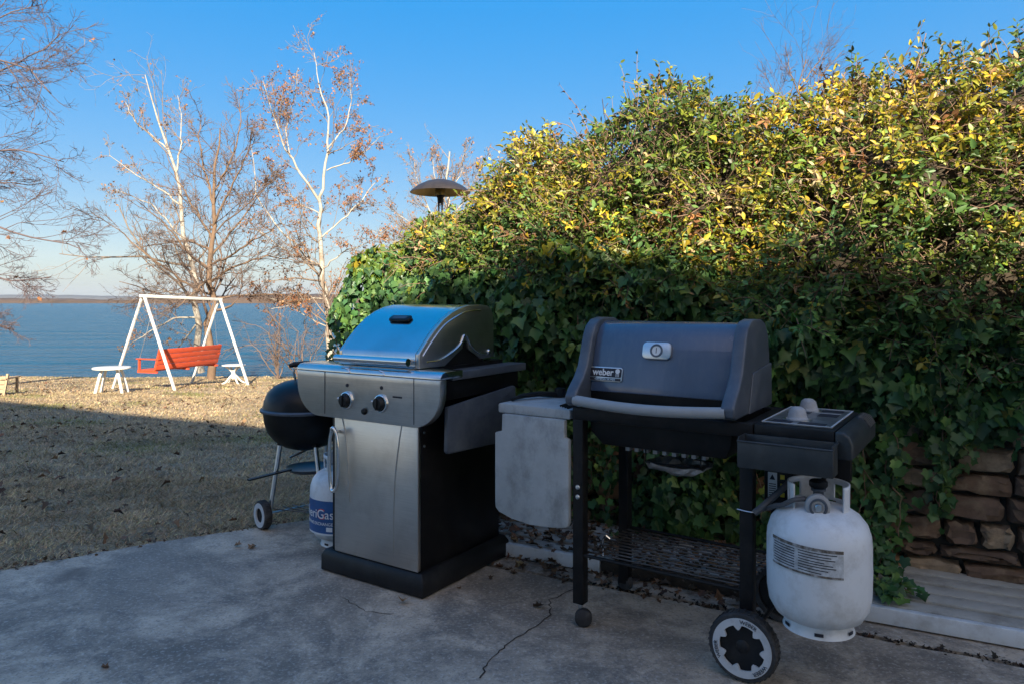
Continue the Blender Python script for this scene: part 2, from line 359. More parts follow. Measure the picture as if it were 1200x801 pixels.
# ---------------------------------------------------------------- wheels and tanks
def arc(cx, cz, r, a0, a1, n): return [(cx+r*math.cos(R(a0+(a1-a0)*i/n)), cz+r*math.sin(R(a0+(a1-a0)*i/n))) for i in range(n+1)]
ROTX = Matrix.Rotation(R(90), 4, 'X')       # lathe axis z -> -y
def wheel(parent, c, r, w, name='wheel', m=None, spokes=True):
    """wheel whose axle runs along local y; face towards -y (or transformed by m)"""
    w0 = empty(name, c); w0.parent = parent
    if m is not None: w0.rotation_euler = m
    t = MB().lathe([(r*.80, w/2), (r*.96, w/2), (r, w*.38), (r, -w*.38), (r*.96, -w/2), (r*.80, -w/2), (r*.80, w/2)], 40, ROTX)
    t.build('tyre', MT['tread'], w0)
    tr = MB()
    for k in range(36):
        a = 2*math.pi*k/36; M = Matrix.Rotation(a, 4, 'Y'); tr.box(-.003, .003, -w*.36, w*.36, r-.001, r+.0022, M)
    tr.build('tread_rib', MT['tread'], w0)
    n = 84; rim = MB(); outer = []; inner = []
    for k in range(n):
        a = 2*math.pi*k/n; ph = (k % 12)/12.0
        ri = r*(.60 if spokes else .52)
        if spokes: ri = r*(.66 if 2 <= (k % 12) <= 9 else .52 if (k % 12) in (0, 11) else .57)
        outer.append((r*.86*math.cos(a), r*.86*math.sin(a))); inner.append((ri*math.cos(a), ri*math.sin(a)))
    y0, y1 = -w/2-.002, -w/2+.006; b = []
    for ring in (outer, inner):
        for y in (y0, y1): b += [(x, y, z) for x, z in ring]
    fs = []
    for k in range(n):
        k2 = (k+1) % n
        fs += [(k, k2, 2*n+k2, 2*n+k), (2*n+k, 2*n+k2, 3*n+k2, 3*n+k), (n+k, k, k2, n+k2), (n+k2, n+k, 3*n+k, 3*n+k2)]
    rim.add(b, fs); rim.build('rim', MT['wheel'], w0, smooth=25)
    MB().lathe([(0, -w*.3), (r*.79, -w*.3), (r*.79, w*.28), (r*.2, w*.28), (r*.16, w*.36), (0, w*.38)], 32, ROTX).build('hub', MT['plastic'], w0)
    return w0
def cyl_patch(r, a0, a1, z0, z1, n=24, skew=0.0, nz=4):
    vv = []; 
    for j in range(nz+1):
        for i in range(n+1):
            a = R(a0+(a1-a0)*i/n); z = z0+(z1-z0)*j/nz+skew*(i/n-.5); vv.append((r*math.sin(a), -r*math.cos(a), z))
    return MB().add(vv, [(j*(n+1)+i, j*(n+1)+i+1, (j+1)*(n+1)+i+1, (j+1)*(n+1)+i) for j in range(nz) for i in range(n)])
def gas_tank(name, loc, rz, label):
    t = empty(name, loc, rz, label, 'gas tank')
    body = [(0, .028), (.10, .030), (.130, .045), (.148, .075), (.1545, .115), (.1555, .16), (.1565, .19), (.1555, .20), (.1555, .26), (.153, .285), (.143, .315), (.122, .34), (.095, .356), (.06, .365), (0, .368)]
    MB().lathe(body, 56).build('body', MT['white'], t, smooth=60)
    ft = MB(); N = 48
    prof = [(.098, .040), (.104, .006), (.107, 0), (.103, 0), (.100, .006), (.094, .040)]
    ft.lathe(prof, N).build('foot_ring', MT['white'], t)
    for a_ in (-60, 0, 60, 150, 210): cyl_patch(.1062, a_-7, a_+7, .009, .019, 4, 0, 1).build('drain_slot', MT['ink'], t)
    # collar: open to the front, with hand slots and a lower cut
    cb = MB(); N = 60; NZ = 10; r = .088; z0, z1 = .345, .430; vv = []
    for j in range(NZ+1):
        for i in range(N+1):
            a = R(-90+52+(360-104)*i/N); vv.append((r*math.cos(a)*(1+.02*j/NZ), r*math.sin(a)*(1+.02*j/NZ), z0+(z1-z0)*j/NZ))
    fs = []
    for j in range(NZ):
        for i in range(N):
            u = i/N; slot = 3 <= j <= 7 and (.07 < u < .15 or .27 < u < .36 or .64 < u < .73 or .85 < u < .93)
            cut = j < 2 and (.14 < u < .24 or .34 < u < .66 or .76 < u < .86)
            if not slot and not cut: fs.append((j*(N+1)+i, j*(N+1)+i+1, (j+1)*(N+1)+i+1, (j+1)*(N+1)+i))
    cb.add(vv, fs); c = cb.build('collar', MT['white'], t, smooth=60)
    sm = c.modifiers.new('thickness', 'SOLIDIFY'); sm.thickness = .005; sm.offset = 0
    v = MB().lathe([(0, .36), (.026, .362), (.026, .375), (.016, .38), (.016, .41), (.022, .405), (.022, .412), (0, .414)], 20).build('valve', MT['cast'], t)
    MB().lathe([(0, .414), (.026, .416), (.028, .42), (.028, .432), (.024, .436), (0, .437)], 12).build('valve_knob', MT['plastic'], v)
    return t
def wrap_text(s, size, r, ang, z, m, parent, name='lettering', skew=0):
    me = text_mesh(s, size, m, .0004)
    for v in me.vertices:
        a = v.co.x/r+R(ang); rr = r+v.co.z; zz = z+v.co.y+skew*v.co.x
        v.co = (rr*math.sin(a), -rr*math.cos(a), zz)
    return link(name, me, parent)

# ---------------------------------------------------------------- charcoal coloured gas grill with lid band (right)
WG = ground(683, 735); WROT = -34.0
g = empty('gas_grill', WG, WROT, 'slate blue lidded gas grill on open black legs with two wheels', 'grill')
def leg(x, y, z0, z1=.75, w=.042): return MB().box(x-w/2, x+w/2, y-w/2, y+w/2, z0, z1).build('leg', MT['black_m'], g, .004)
l1 = leg(-.022, .022, .078); leg(-.022, .40, .03); leg(.578, .022, .06); leg(.578, .40, .06)
for z in (.50, .465): MB().lathe([(0, .004), (.007, .003), (.009, 0), (0, 0)], 12, Matrix.Translation((-.022, .0005, z)) @ ROTX).build('bolt', MT['alu'], l1)
# caster
cs = MB().lathe([(0, .017), (.024, .017), (.031, .012), (.031, -.012), (.024, -.017), (0, -.017)], 24, Matrix.Translation((-.004, .012, .032)) @ Matrix.Rotation(R(28), 4, 'Z') @ ROTX).build('caster', MT['rubber'], g)
MB().tube([(-.02, .02, .04), (-.02, .02, .10)], .009, 8).build('caster_stem', MT['alu'], cs)
cb_ = MB().lathe([(0, .017), (.024, .017), (.031, .012), (.031, -.012), (.024, -.017), (0, -.017)], 24, Matrix.Translation((-.022, .40, .032)) @ Matrix.Rotation(R(-15), 4, 'Z') @ ROTX).build('caster', MT['rubber'], g)
wf = wheel(g, (.583, -.037, .107), .1045, .046)
def ring_text(s, size, r, a_mid, parent, y):
    me = text_mesh(s, size, MT['ink'], .0004)
    for v in me.vertices:
        a = R(a_mid)-v.co.x/r; rr = r+v.co.y; v.co = (rr*math.sin(math.pi/2-a) if False else rr*math.cos(a), y-v.co.z, rr*math.sin(a))
    return link('lettering', me, parent)
for a in (75, 195, 315): ring_text('WEBER', .0165, .0795, a, wf, -.0262)
wheel(g, (.583, .455, .107), .1045, .046, m=(0, 0, math.pi))
MB().tube([(.583, -.03, .107), (.583, .45, .107)], .007, 8).build('axle', MT['black_m'], g)
# frame and firebox
fr = MB(); fr.box(-.043, .599, 0, .03, .742, .786); fr.box(-.043, .599, .39, .42, .742, .786); fr.box(-.043, -.003, .03, .39, .745, .783); fr.box(.559, .599, .03, .39, .745, .783)
fr.build('frame', MT['black_m'], g, .004)
fb = MB(); top = [(.0, .034), (.530, .034), (.530, .386), (.0, .386)]; bot = [(.055, .048), (.50, .048), (.50, .33), (.055, .33)]
fb.add([(x, y, .795) for x, y in top]+[(x, y, .70) for x, y in [(.015, .036), (.52, .036), (.52, .37), (.015, .37)]]+[(x, y, .655) for x, y in bot],
       [(0, 1, 2, 3), (11, 10, 9, 8)]+[(k*4+i, k*4+4+i, k*4+4+(i+1) % 4, k*4+(i+1) % 4) for k in (0, 1) for i in range(4)])
fbo = fb.build('firebox', MT['black_m'], g, .005)
for k in range(9): MB().box(.12+k*.035, .135+k*.035, .10, .13, .632, .655).build('vent_fin', MT['knob'], fbo)
# drip pan of crumpled foil
dp = MB(); gg = random.Random(3); ring = []
for lv, (z, sx, sy) in enumerate(((.570, .075, .055), (.583, .10, .075), (.600, .112, .085))):
    for k in range(24):
        a = 2*math.pi*k/24; jx = gg.uniform(.92, 1.08); ring.append((.30+sx*jx*math.copysign(abs(math.cos(a))**.6, math.cos(a)), .16+sy*jx*math.copysign(abs(math.sin(a))**.6, math.sin(a)), z+gg.uniform(-.006, .006)))
ring.append((.30, .16, .569))
dp.add(ring, [(lv*24+k, lv*24+(k+1) % 24, lv*24+24+(k+1) % 24, lv*24+24+k) for lv in (0, 1) for k in range(24)]+[(72, (k+1) % 24, k) for k in range(24)])
dpo = dp.build('drip_pan', MT['foil'], g, smooth=0)
dl = MB(); pts = []
for k in range(7):
    for j in range(4): pts.append((.245+k*.018, .10+j*.03, .607+gg.uniform(-.014, .022)))
dl.add(pts, [(k*4+j, k*4+4+j, k*4+5+j, k*4+1+j) for k in range(6) for j in range(3)]); dl.build('liner', MT['foil'], dpo, smooth=0)
for yy in (.095, .225): MB().tube([(.20, yy, .66), (.20, yy, .602), (.40, yy, .602), (.40, yy, .66)], .003, 6).build('hanger_wire', MT['black_m'], dpo)
# lid
lid = MB().prism([(.058, .843), (.064, .87), (.076, .93), (.094, .995), (.112, 1.042), (.135, 1.073), (.165, 1.089), (.20, 1.094), (.27, 1.090), (.31, 1.075), (.34, 1.04), (.355, .97), (.36, .843)], -.002, .511).build('lid', MT['slate'], g, .004, 2, 30)
MB().box(-.001, .510, .066, .35, .797, .842).build('lower_lip', MT['black'], lid)
cheek = [(-.028, .796), (-.047, .806), (-.05, .832), (-.03, .858), (.012, .895), (.043, .935), (.062, .985), (.082, 1.04), (.105, 1.078), (.14, 1.100), (.19, 1.107), (.27, 1.104), (.315, 1.09), (.35, 1.05), (.368, .98), (.372, .80)]
MB().prism(cheek, -.047, -.003).build('end_casting', MT['cast'], lid, .007, 3, 35)
MB().prism(cheek, .512, .556).build('end_casting', MT['cast'], lid, .007, 3, 35)
MB().prism([(.10, .80), (.15, .93), (.374, .95), (.379, .80)], .554, .562).build('side_casting', MT['cast'], lid, .004)
hp = [(-.012+.535*t, -.036-.032*math.sin(math.pi*t), .818-.008*math.sin(math.pi*t)) for t in [i/16 for i in range(17)]]
MB().tube(hp, .0185, 16).build('handle', MT['handle'], lid)
# tilt of the lid front near the thermometer / badge
def on_lid(z):  # y of the lid front at height z
    P = [(.843, .058), (.87, .064), (.93, .076), (.995, .094), (1.042, .112)]
    return float(np.interp(z, [p[0] for p in P], [p[1] for p in P]))
tilt = math.atan2(.094-.064, .995-.87)
TM = Matrix.Translation((.247, on_lid(.993)-.001, .993)) @ Matrix.Rotation(-tilt, 4, 'X')
def rr_poly(w, h, r, n=5):
    P = []
    for cx, cz, a in ((w/2-r, h/2-r, 0), (-w/2+r, h/2-r, 90), (-w/2+r, -h/2+r, 180), (w/2-r, -h/2+r, 270)): P += arc(cx, cz, r, a, a+90, n)
    return P
th = MB().prism_y(rr_poly(.106, .060, .018), -.014, 0).build('thermometer', MT['alu'], lid, .003); th.matrix_local = TM
MB().lathe([(.017, .0165), (.023, .0165), (.0235, .014), (.0165, .014), (.017, .0165)], 28, ROTX).build('dial_ring', MT['cast'], th)
MB().lathe([(0, .0150), (.0165, .0148)], 24, ROTX).build('dial', MT['label_white'], th)
MB().box(-.0011, .0011, -.0158, -.0153, -.009, .010).build('needle', MT['ink'], th)
BM = Matrix.Translation((.057, on_lid(.905)-.0015, .905)) @ Matrix.Rotation(-tilt*.95, 4, 'X')
bd = MB().prism_y(rr_poly(.132, .052, .010), -.003, 0).build('badge', MT['alu'], lid, .001); bd.matrix_local = BM
MB().prism_y([(x, z+.006) for x, z in rr_poly(.125, .032, .006)], -.0042, -.003).build('badge_field', MT['ink'], bd)
MB().prism_y([(x, z-.0185) for x, z in rr_poly(.122, .010, .003)], -.0042, -.003).build('badge_field', MT['ink'], bd)
def flat_text(s, size, m, parent, x, y, z, sx=1.0, bold=0.0):
    me = text_mesh(s, size, m, .0004, bold=bold)
    for v in me.vertices: v.co = (x+v.co.x*sx, y-v.co.z, z+v.co.y)
    return link('lettering', me, parent)
flat_text('weber', .034, MT['label_white'], bd, -.010, -.0047, .006, .94, .0007)
flat_text('GENESIS SILVER', .0095, MT['alu'], bd, 0, -.0047, -.0185, 1.25)
ke = MB().lathe([(0, .0046), (.009, .0046)], 16, Matrix.Translation((.047, 0, .012)) @ ROTX)
for dx in (-.005, 0, .005): ke.box(.046+dx, .048+dx, -.0047, -.0043, -.008, .004)
ke.build('kettle_mark', MT['label_white'], bd)
# left shelf with the folded front leaf
sh = MB().prism_y(rr_poly(.318, .036, .008), 0, .40).build('side_shelf', MT['therm'], g, .004); sh.location = (-.214, .004, .757)
for k in range(4): MB().tube([(.09+k*.017, .05-.012*k, .021), (.075+k*.017, .17, .0215)], .0035, 6).build('slot', MT['plastic'], sh)
MB().tube([(-.135, .06, .026), (-.13, .12, .034), (-.10, .20, .036), (-.05, .27, .03), (-.04, .30, .02)], [.007, .009, .011, .012, .01], 8).build('latch_arm', MT['plastic'], sh)
MB().lathe([(0, -.015), (.022, -.013), (.025, 0), (.022, .02), (0, .024)], 14, Matrix.Translation((-.045, .28, .035))).build('latch_knob', MT['plastic'], sh)
fl = MB(); P = [(-.345, .738), (-.347, .672), (-.378, .664), (-.378, .40)]
P += [(-.376, .375), (-.36, .36), (-.30, .342), (-.22, .333), (-.14, .337), (-.08, .345), (-.056, .352), (-.052, .37), (-.052, .668), (-.07, .674), (-.07, .738)]
fl.prism_y(P, -.012, .012).build('fold_down_leaf', MT['therm'], g, .005)
# right control panel
cpn = MB().box(.602, .835, .004, .44, .745, .787).build('control_panel', MT['plastic'], g, .004)
MB().box(.618, .822, .035, .42, .788, .7915).build('panel_plate', MT['plate'], cpn)
pk = [(.64, .05, .70, .10), (.72, .05, .80, .09), (.64, .27, .71, .34), (.74, .24, .80, .30), (.63, .37, .68, .41), (.72, .35, .80, .39)]
for x0, y0, x1, y1 in pk: MB().box(x0, x1, y0, y1, .7918, .7928).build('panel_marking', MT['ink'], cpn)
for x0, x1, y0, y1 in ((.617, .823, .034, .040), (.617, .823, .414, .420), (.617, .622, .04, .414), (.818, .823, .04, .414), (.66, .80, .315, .318)):
    MB().box(x0, x1, y0, y1, .7918, .7932).build('panel_trim', MT['wheel'], cpn)
for kx, ky in ((.702, .135), (.690, .355)):
    kn = MB().lathe([(.034, 0), (.034, .004), (.030, .008), (.029, .014), (.024, .032), (.014, .040), (0, .042)], 20, Matrix.Translation((kx, ky, .792))).build('knob', MT['knob'], cpn)
    MB().lathe([(.044, 0), (.044, .002), (.034, .0022)], 24, Matrix.Translation((kx, ky, .7922))).build('knob_ring', MT['alu'], kn)
ec = MB(); prof = [(.836, .705), (.836, .787), (.862, .785), (.878, .772), (.886, .75), (.886, .705)]
ec.prism_y(prof, .0, .455).build('end_handle', MT['tray'], g, .008, 3)
for k in range(5): MB().tube([(.850, .33+k*.024, .787), (.872, .33+k*.024, .780), (.887, .33+k*.024, .757)], .0045, 6).build('grip_rib', MT['tray'], cpn)
MB().box(.602, .836, .03, .43, .70, .744).build('burner_box', MT['black_m'], g)
# condiment tray
tm = MB(); x0, x1, y0, y1, z0, z1 = .574, .846, -.078, -.004, .664, .756; t_ = .005
tm.box(x0, x1, y0, y0+t_, z0, z1-.014); tm.box(x0, x1, y1-t_, y1, z0, z1); tm.box(x0, x0+t_, y0+t_, y1-t_, z0, z1); tm.box(x1-t_, x1, y0+t_, y1-t_, z0, z1); tm.box(x0+t_, x1-t_, y0+t_, y1-t_, z0, z0+t_)
tm.build('condiment_tray', MT['tray'], g, .0022)
MB().tube([(x0, y0, z1-.012), (x1, y0, z1-.012), (x1, y1, z1)], .0035, 6).build('tray_lip', MT['tray'], g)
# fuel gauge behind the tank, hanger and hose
gp = MB().box(.612, .70, .085, .12, .50, .70).build('gauge_plate', MT['plastic'], g, .003)
MB().box(.624, .652, .083, .0848, .545, .625).build('warning_label', MT['label_white'], gp)
MB().add([(.629, .0822, .602), (.647, .0822, .602), (.638, .0822, .619)], [(0, 1, 2)]).build('warning_sign', MT['ink'], gp)
for k in range(6): MB().box(.627, .649, .0822, .0828, .552+k*.007, .5545+k*.007).build('lettering', MT['ink'], gp)
for k in range(3): MB().box(.662, .675, .083, .0848, .550+k*.028, .564+k*.028).build('gauge_mark', MT['yellow'], gp)
MB().tube([(.79, .20, .70), (.79, .20, .63), (.79, .085, .625), (.79, .085, .61)], .007, 8).build('tank_hook', MT['black_m'], g)
MB().box(.70, .85, .19, .22, .60, .70).build('tank_bracket', MT['black_m'], g, .003)
hz = [(.765, -.05, .59), (.735, -.065, .585), (.70, -.05, .562), (.67, -.02, .548), (.64, .02, .525), (.612, .05, .512), (.60, .07, .51)]
def smooth_pts(P, n=6):
    P = [Vector(p) for p in P]; out = []
    for i in range(len(P)-1):
        a, b, c, d = P[max(i-1, 0)], P[i], P[i+1], P[min(i+2, len(P)-1)]
        for k in range(n):
            t = k/n; out.append(.5*((2*b)+(c-a)*t+(2*a-5*b+4*c-d)*t*t+(3*b-a-3*c+d)*t**3))
    return out+[P[-1]]
MB().tube(smooth_pts(hz), .0075, 8).build('gas_hose', MT['hose'], g)
MB().tube(smooth_pts([(.605, -.004, .51), (.64, .02, .545), (.69, .08, .60), (.73, .14, .645)]), .011, 8).build('gas_hose', MT['hose'], g)
MB().tube(smooth_pts([(.552, -.004, .515), (.58, -.006, .513), (.605, -.004, .513), (.612, .03, .513)]), .0018, 6).build('tie_wire', MT['alu'], g)
# wire rack at the bottom
rk = empty('bottom_rack', (0, 0, 0)); rk.parent = g
for k in range(12): MB().tube([(-.012, .03+k*.032, .252), (.566, .03+k*.032, .252)], .0032, 6).build('wire', MT['rack'], rk)
for x in (.02, .19, .37, .54): MB().tube([(x, .012, .246), (x, .40, .246)], .0036, 6).build('wire', MT['rack'], rk)
MB().tube([(-.01, .012, .256), (.566, .012, .256)], .006, 8).build('rail', MT['black_m'], rk); MB().tube([(-.01, .405, .256), (.566, .405, .256)], .006, 8).build('rail', MT['black_m'], rk)
MB().tube([(.05, .06, .25), (.05, .06, .31), (.062, .062, .325), (.075, .065, .315)], .004, 6).build('hook', MT['chrome'], rk)

# tank hanging off the right end
tp = Vector((.4224*2.165, 2.165, .200))
tk = gas_tank('gas_tank', tp, -22, 'white steel gas tank hanging at the wheel end of the slate grill'); tk.scale = (.94, .94, 1)
lm = mat('worn tank label', (.50, .52, .54), .6, 0, .25, 60, 0, 90, (.16, .15, .12), .8, 22)
lb = cyl_patch(.1578, -57, 25, .20, .277, 24, -.012).build('warning_label', lm, tk)
for k in range(2): cyl_patch(.1584, -57, 25, (.270, .199)[k], (.279, .205)[k], 24, -.012, 1).build('label_border', mat('rusty border', (.12, .10, .08), .8, 0, .6, 90, 0, 90, (.5, .5, .5), .9, 40), lb)
for k in range(8):
    z = .262-k*.0075
    cyl_patch(.1584, -54, -26, z, z+.0030, 10, -.0042, 1).build('text_line', MT['ink'], lb).location.z = .0041
    cyl_patch(.1584, -22, (18, 12, 16, 5, 14, 17, 9, 2)[k], z, z+.0028, 12, -.006, 1).build('text_line', MT['ink'], lb).location.z = -.001
rgm = Matrix.Translation((-.004, -.066, .374)) @ Matrix.Rotation(R(8), 4, 'Z') @ ROTX
rgo = MB().lathe([(0, .018), (.030, .018), (.036, .014), (.038, .004), (.034, -.006), (.018, -.016), (0, -.018)], 28, rgm).build('regulator', MT['handle'], tk)
MB().lathe([(.026, .0182), (.027, .022), (.022, .0225), (.020, .0185)], 24, rgm).build('cap_ring', MT['cast'], rgo)
MB().lathe([(0, .026), (.009, .026), (.012, .022), (.013, .0185)], 16, rgm).build('vent_cap', MT['alu'], rgo)
MB().tube([(0, -.04, .38), (0, 0, .395)], .012, 10).build('inlet', MT['cast'], rgo)

# ---------------------------------------------------------------- stainless two-burner cabinet grill
SG = ground(490, 700)
s_ = empty('gas_grill', SG, -33.5, 'stainless cabinet gas grill with curved lid, two knobs and black base', 'grill')
bs = MB(); b0 = [(-.548, -.008), (.03, -.008), (.03, .60), (-.548, .60)]; b1 = [(-.535, .004), (.012, .004), (.012, .592), (-.535, .592)]
bs.add([(x, y, .004) for x, y in b0]+[(x, y, .07) for x, y in b0]+[(x, y, .094) for x, y in b1], [(3, 2, 1, 0), (8, 9, 10, 11)]+[(k*4+i, k*4+(i+1) % 4, k*4+4+(i+1) % 4, k*4+4+i) for k in (0, 1) for i in range(4)])
bs.build('base', MT['plastic'], s_, .005)
MB().box(-.505, -.006, .020, .57, .09, .80).build('cabinet', MT['black'], s_, .002)
dr = MB().box(-.472, -.002, .0, .0195, .098, .682).build('door', MT['steel'], s_, .004)
crv = smooth_pts([(-.085, -.001, .675), (-.10, -.001, .60), (-.122, -.001, .45), (-.13, -.001, .30), (-.132, -.001, .15)])
MB().tube(crv, .0026, 6).build('crease', MT['steel'], dr)
crv = smooth_pts([(-.425, -.001, .675), (-.405, -.001, .60), (-.388, -.001, .45), (-.38, -.001, .32)])
MB().tube(crv, .0018, 6).build('crease', MT['steel'], dr)
hd = smooth_pts([(-.447, -.004, .612), (-.452, -.034, .622), (-.436, -.04, .634), (-.418, -.04, .612), (-.408, -.04, .56), (-.406, -.04, .49), (-.408, -.04, .43), (-.418, -.04, .385), (-.436, -.04, .366), (-.456, -.034, .378), (-.464, -.034, .43), (-.467, -.034, .50), (-.464, -.034, .57), (-.452, -.034, .622)], 5)
MB().tube(hd, .0075, 10).build('handle', MT['chrome'], dr)
for z in (.59, .645): MB().lathe([(0, .003), (.005, .002), (.006, 0)], 10, Matrix.Translation((-.0055, .045, z)) @ Matrix.Rotation(R(90), 4, 'Y')).build('screw', MT['alu'], s_)
# control panel: D shaped front with rolled top
cp_poly = [(.145, .868), (.143, .845)]+arc(.005, .815, .138, 0, -88, 10)+arc(-.525, .815, .138, -92, -180, 10)+[(-.663, .845), (-.665, .868)]
cpo = MB().prism_y(cp_poly, -.040, .0).build('control_panel', MT['steel'], s_, .004)
MB().prism([(-.040, .869), (-.036, .884), (-.024, .894), (-.005, .898), (.10, .898), (.10, .869)], -.665, .145).build('rolled_edge', MT['steel_lid'], cpo, .002)
for x in (-.487, .013): MB().box(x-.0015, x+.0015, -.0412, -.040, .69, .868).build('seam', MT['ink'], cpo)
def dial(x, z):
    M = Matrix.Translation((x, -.040, z)) @ ROTX
    k = MB().lathe([(0, .030), (.021, .030), (.025, .026), (.027, .008), (.027, 0)], 24, M).build('knob', MT['plastic'], cpo)
    MB().lathe([(.027, 0), (.027, .009), (.031, .012), (.035, .010), (.038, 0)], 28, M).build('bezel', MT['chrome'], k)
    MB().box(x-.004, x+.004, -.076, -.069, z-.024, z+.024).build('pointer', MT['plastic'], k, .002)
    MB().tube([(x-.030, -.046, z+.004), (x-.045, -.052, z+.006)], .0055, 8).build('stem', MT['alu'], k)
    MB().lathe([(0, .004), (.007, .003), (.008, 0)], 14, Matrix.Translation((x, -.040, z+.062)) @ ROTX).build('indicator', MT['ink'], cpo)
dial(-.352, .757); dial(-.158, .759)
MB().lathe([(0, .012), (.010, .011), (.014, .004), (.014, 0)], 18, Matrix.Translation((-.252, -.040, .719)) @ ROTX).build('igniter', MT['plastic'], cpo)
MB().box(-.098, -.048, -.0408, -.040, .786, .793).build('maker_mark', MT['ink'], cpo)
for x in (-.352, -.158): MB().tube([(x-.012, -.0385, .889), (x+.006, -.036, .884), (x+.012, -.0405, .872)], .004, 6).build('clip', MT['chrome'], cpo)
# lid
lp = [(.012, .900), (.008, .905), (.008, .958), (.018, .968), (.05, 1.000), (.10, 1.046), (.16, 1.090), (.22, 1.120), (.28, 1.139), (.34, 1.149), (.42, 1.150), (.475, 1.146), (.505, 1.132), (.520, 1.10), (.524, .98), (.524, .900)]
sl_ = MB().prism(lp, -.432, -.022).build('lid', MT['steel_lid'], s_, .0, 2, 50)
lp2 = [(y if 0 < i < 15 else y, z) for i, (y, z) in enumerate(lp)]
cut = [(.012, .900), (.008, .905), (.008, .958), (.018, .968), (.05, 1.000), (.10, 1.046), (.16, 1.090), (.22, 1.120), (.28, 1.139), (.34, 1.149), (.42, 1.150), (.475, 1.146), (.505, 1.132), (.520, 1.10), (.524, .98), (.524, .918), (.425, .912), (.385, .935), (.335, .958), (.325, .985), (.310, 1.0), (.298, .985), (.290, .965), (.25, .945), (.17, .900)]
MB().prism(cut, -.0215, -.002).build('end_panel', MT['steel'], sl_, .003, 2, 30)
MB().prism(cut, -.452, -.4325).build('end_panel', MT['steel_lid'], sl_, .003, 2, 30)
emb = smooth_pts([(.05, .925), (.14, .927), (.22, .955), (.275, .985), (.295, 1.018), (.312, 1.022), (.325, 1.005), (.345, .975), (.40, .945), (.50, .932)], 3) if False else None
ep = smooth_pts([Vector((-.001, y, z)) for y, z in ((.05, .925), (.13, .927), (.22, .957), (.272, .985), (.295, 1.018), (.312, 1.020), (.328, 1.000), (.35, .972), (.40, .942), (.46, .930))], 4)
MB().tube(ep, .004, 6).build('emboss', MT['steel_lid'], sl_)
ep = smooth_pts([Vector((-.001, y, z)) for y, z in ((.03, .95), (.08, 1.0), (.16, 1.065), (.24, 1.10), (.32, 1.122), (.42, 1.126))], 4)
MB().tube(ep, .003, 6).build('emboss', MT['steel_lid'], sl_)
MB().lathe([(0, .008), (.009, .006), (.013, 0)], 16, Matrix.Translation((-.002, .485, .94)) @ Matrix.Rotation(R(90), 4, 'Y')).build('pivot', MT['chrome'], sl_)
MB().box(-.016, -.010, .15, .45, .895, 1.0).build('inner_end', MT['black'], sl_)
hb = MB().tube([(-.432, -.030, .928), (-.025, -.030, .928)], .0155, 16).build('handle', MT['chrome'], sl_)
for x in (-.40, -.055): MB().tube([(x, .01, .931), (x, -.03, .931)], .008, 8).build('handle_post', MT['chrome'], hb)
# oval thermometer badge on the curved top
bt_a = math.atan2(1.120-1.046, .22-.10)
BT = Matrix.Translation((-.232, .155, 1.0885)) @ Matrix.Rotation(bt_a, 4, 'X')
bo = MB().prism_z([(x, y) for x, y in rr_poly(.115, .038, .012)], 0, .010).build('gauge_badge', MT['black'], sl_, .003); bo.matrix_local = BT
MB().prism_z([(x, y) for x, y in rr_poly(.078, .020, .008)], .010, .0112).build('gauge_face', MT['cast'], bo)
# side ledges, brackets and folded leaves
for sx in (1, -1):
    fx = (lambda x: x) if sx > 0 else (lambda x: -.456-x)
    a, b = sorted((fx(0.0), fx(.095))); MB().box(a, b, .102, .645, .852, .884).build('side_ledge', MT['plastic'] if sx < 0 else MT['cast'], s_, .003)
    a, b = sorted((fx(-.004), fx(.08))); MB().box(a, b, .02, .60, .775, .850).build('ledge_bracket', MT['black'], s_, .003)
    if sx > 0:
        a, b = sorted((fx(.088), fx(.106))); lf = MB().prism([(.055, .752), (.53, .792), (.54, .782), (.54, .560), (.53, .552), (.06, .568), (.05, .58)], a, b).build('fold_down_leaf', MT['cast'], s_, .003)
MB().box(-.50, .0, .50, .59, .80, .90).build('rear_wall', MT['black'], s_)
MB().box(-.455, -.002, .02, .51, .80, .898).build('firebox', MT['black'], s_)

# ---------------------------------------------------------------- second tank with blue label
c2 = Vector(((402-600)/FPX*3.53, 3.53, 0))
t2 = gas_tank('gas_tank', c2, 26, 'white gas tank with blue lettered label standing beside the cabinet grill')
cyl_patch(.1576, -95, 95, .085, .235, 48).build('label', MT['label_blue'], t2)
for z in (.077, .2365): cyl_patch(.1577, -95, 95, z, z+.007, 48, 0, 1).build('label_stripe', MT['label_white'], t2)
wrap_text('AmeriGas', .060, .1586, -72, .172, MT['label_white'], t2)
wrap_text('G', .070, .1580, -53, .172, MT['inkred'], t2)
wrap_text('PROPANE EXCHANGE', .020, .1584, -66, .128, MT['label_white'], t2)
cyl_patch(.1582, -42, -31, .095, .115, 4, 0, 1).build('label_mark', MT['label_white'], t2)

# ---------------------------------------------------------------- black kettle grill
kx, ky = -1.10, 3.87
ket = empty('kettle_grill', (kx, ky, 0), 0, 'black round kettle charcoal grill on three thin legs at the lawn edge', 'grill'); ket.scale = (.96, .96, .965)
MB().lathe([(0, .395), (.06, .398), (.12, .418), (.17, .452), (.205, .50), (.222, .555), (.228, .615), (.222, .615), (.2, .52), (0, .42)], 48).build('bowl', MT['black'], ket)
kl = MB().lathe([(.238, .612), (.240, .620), (.236, .628), (.228, .632), (.222, .665), (.205, .71), (.17, .745), (.12, .768), (.06, .78), (0, .783)], 48).build('lid', MT['black'], ket)
MB().lathe([(.232, .610), (.242, .612), (.243, .622), (.236, .629)], 48).build('rim', MT['cast'], kl)
MB().tube(smooth_pts([(-.05, -.02, .775), (-.058, -.025, .835), (0, 0, .848), (.058, .025, .835), (.05, .02, .775)]), .006, 8).build('handle_bracket', MT['alu'], kl)
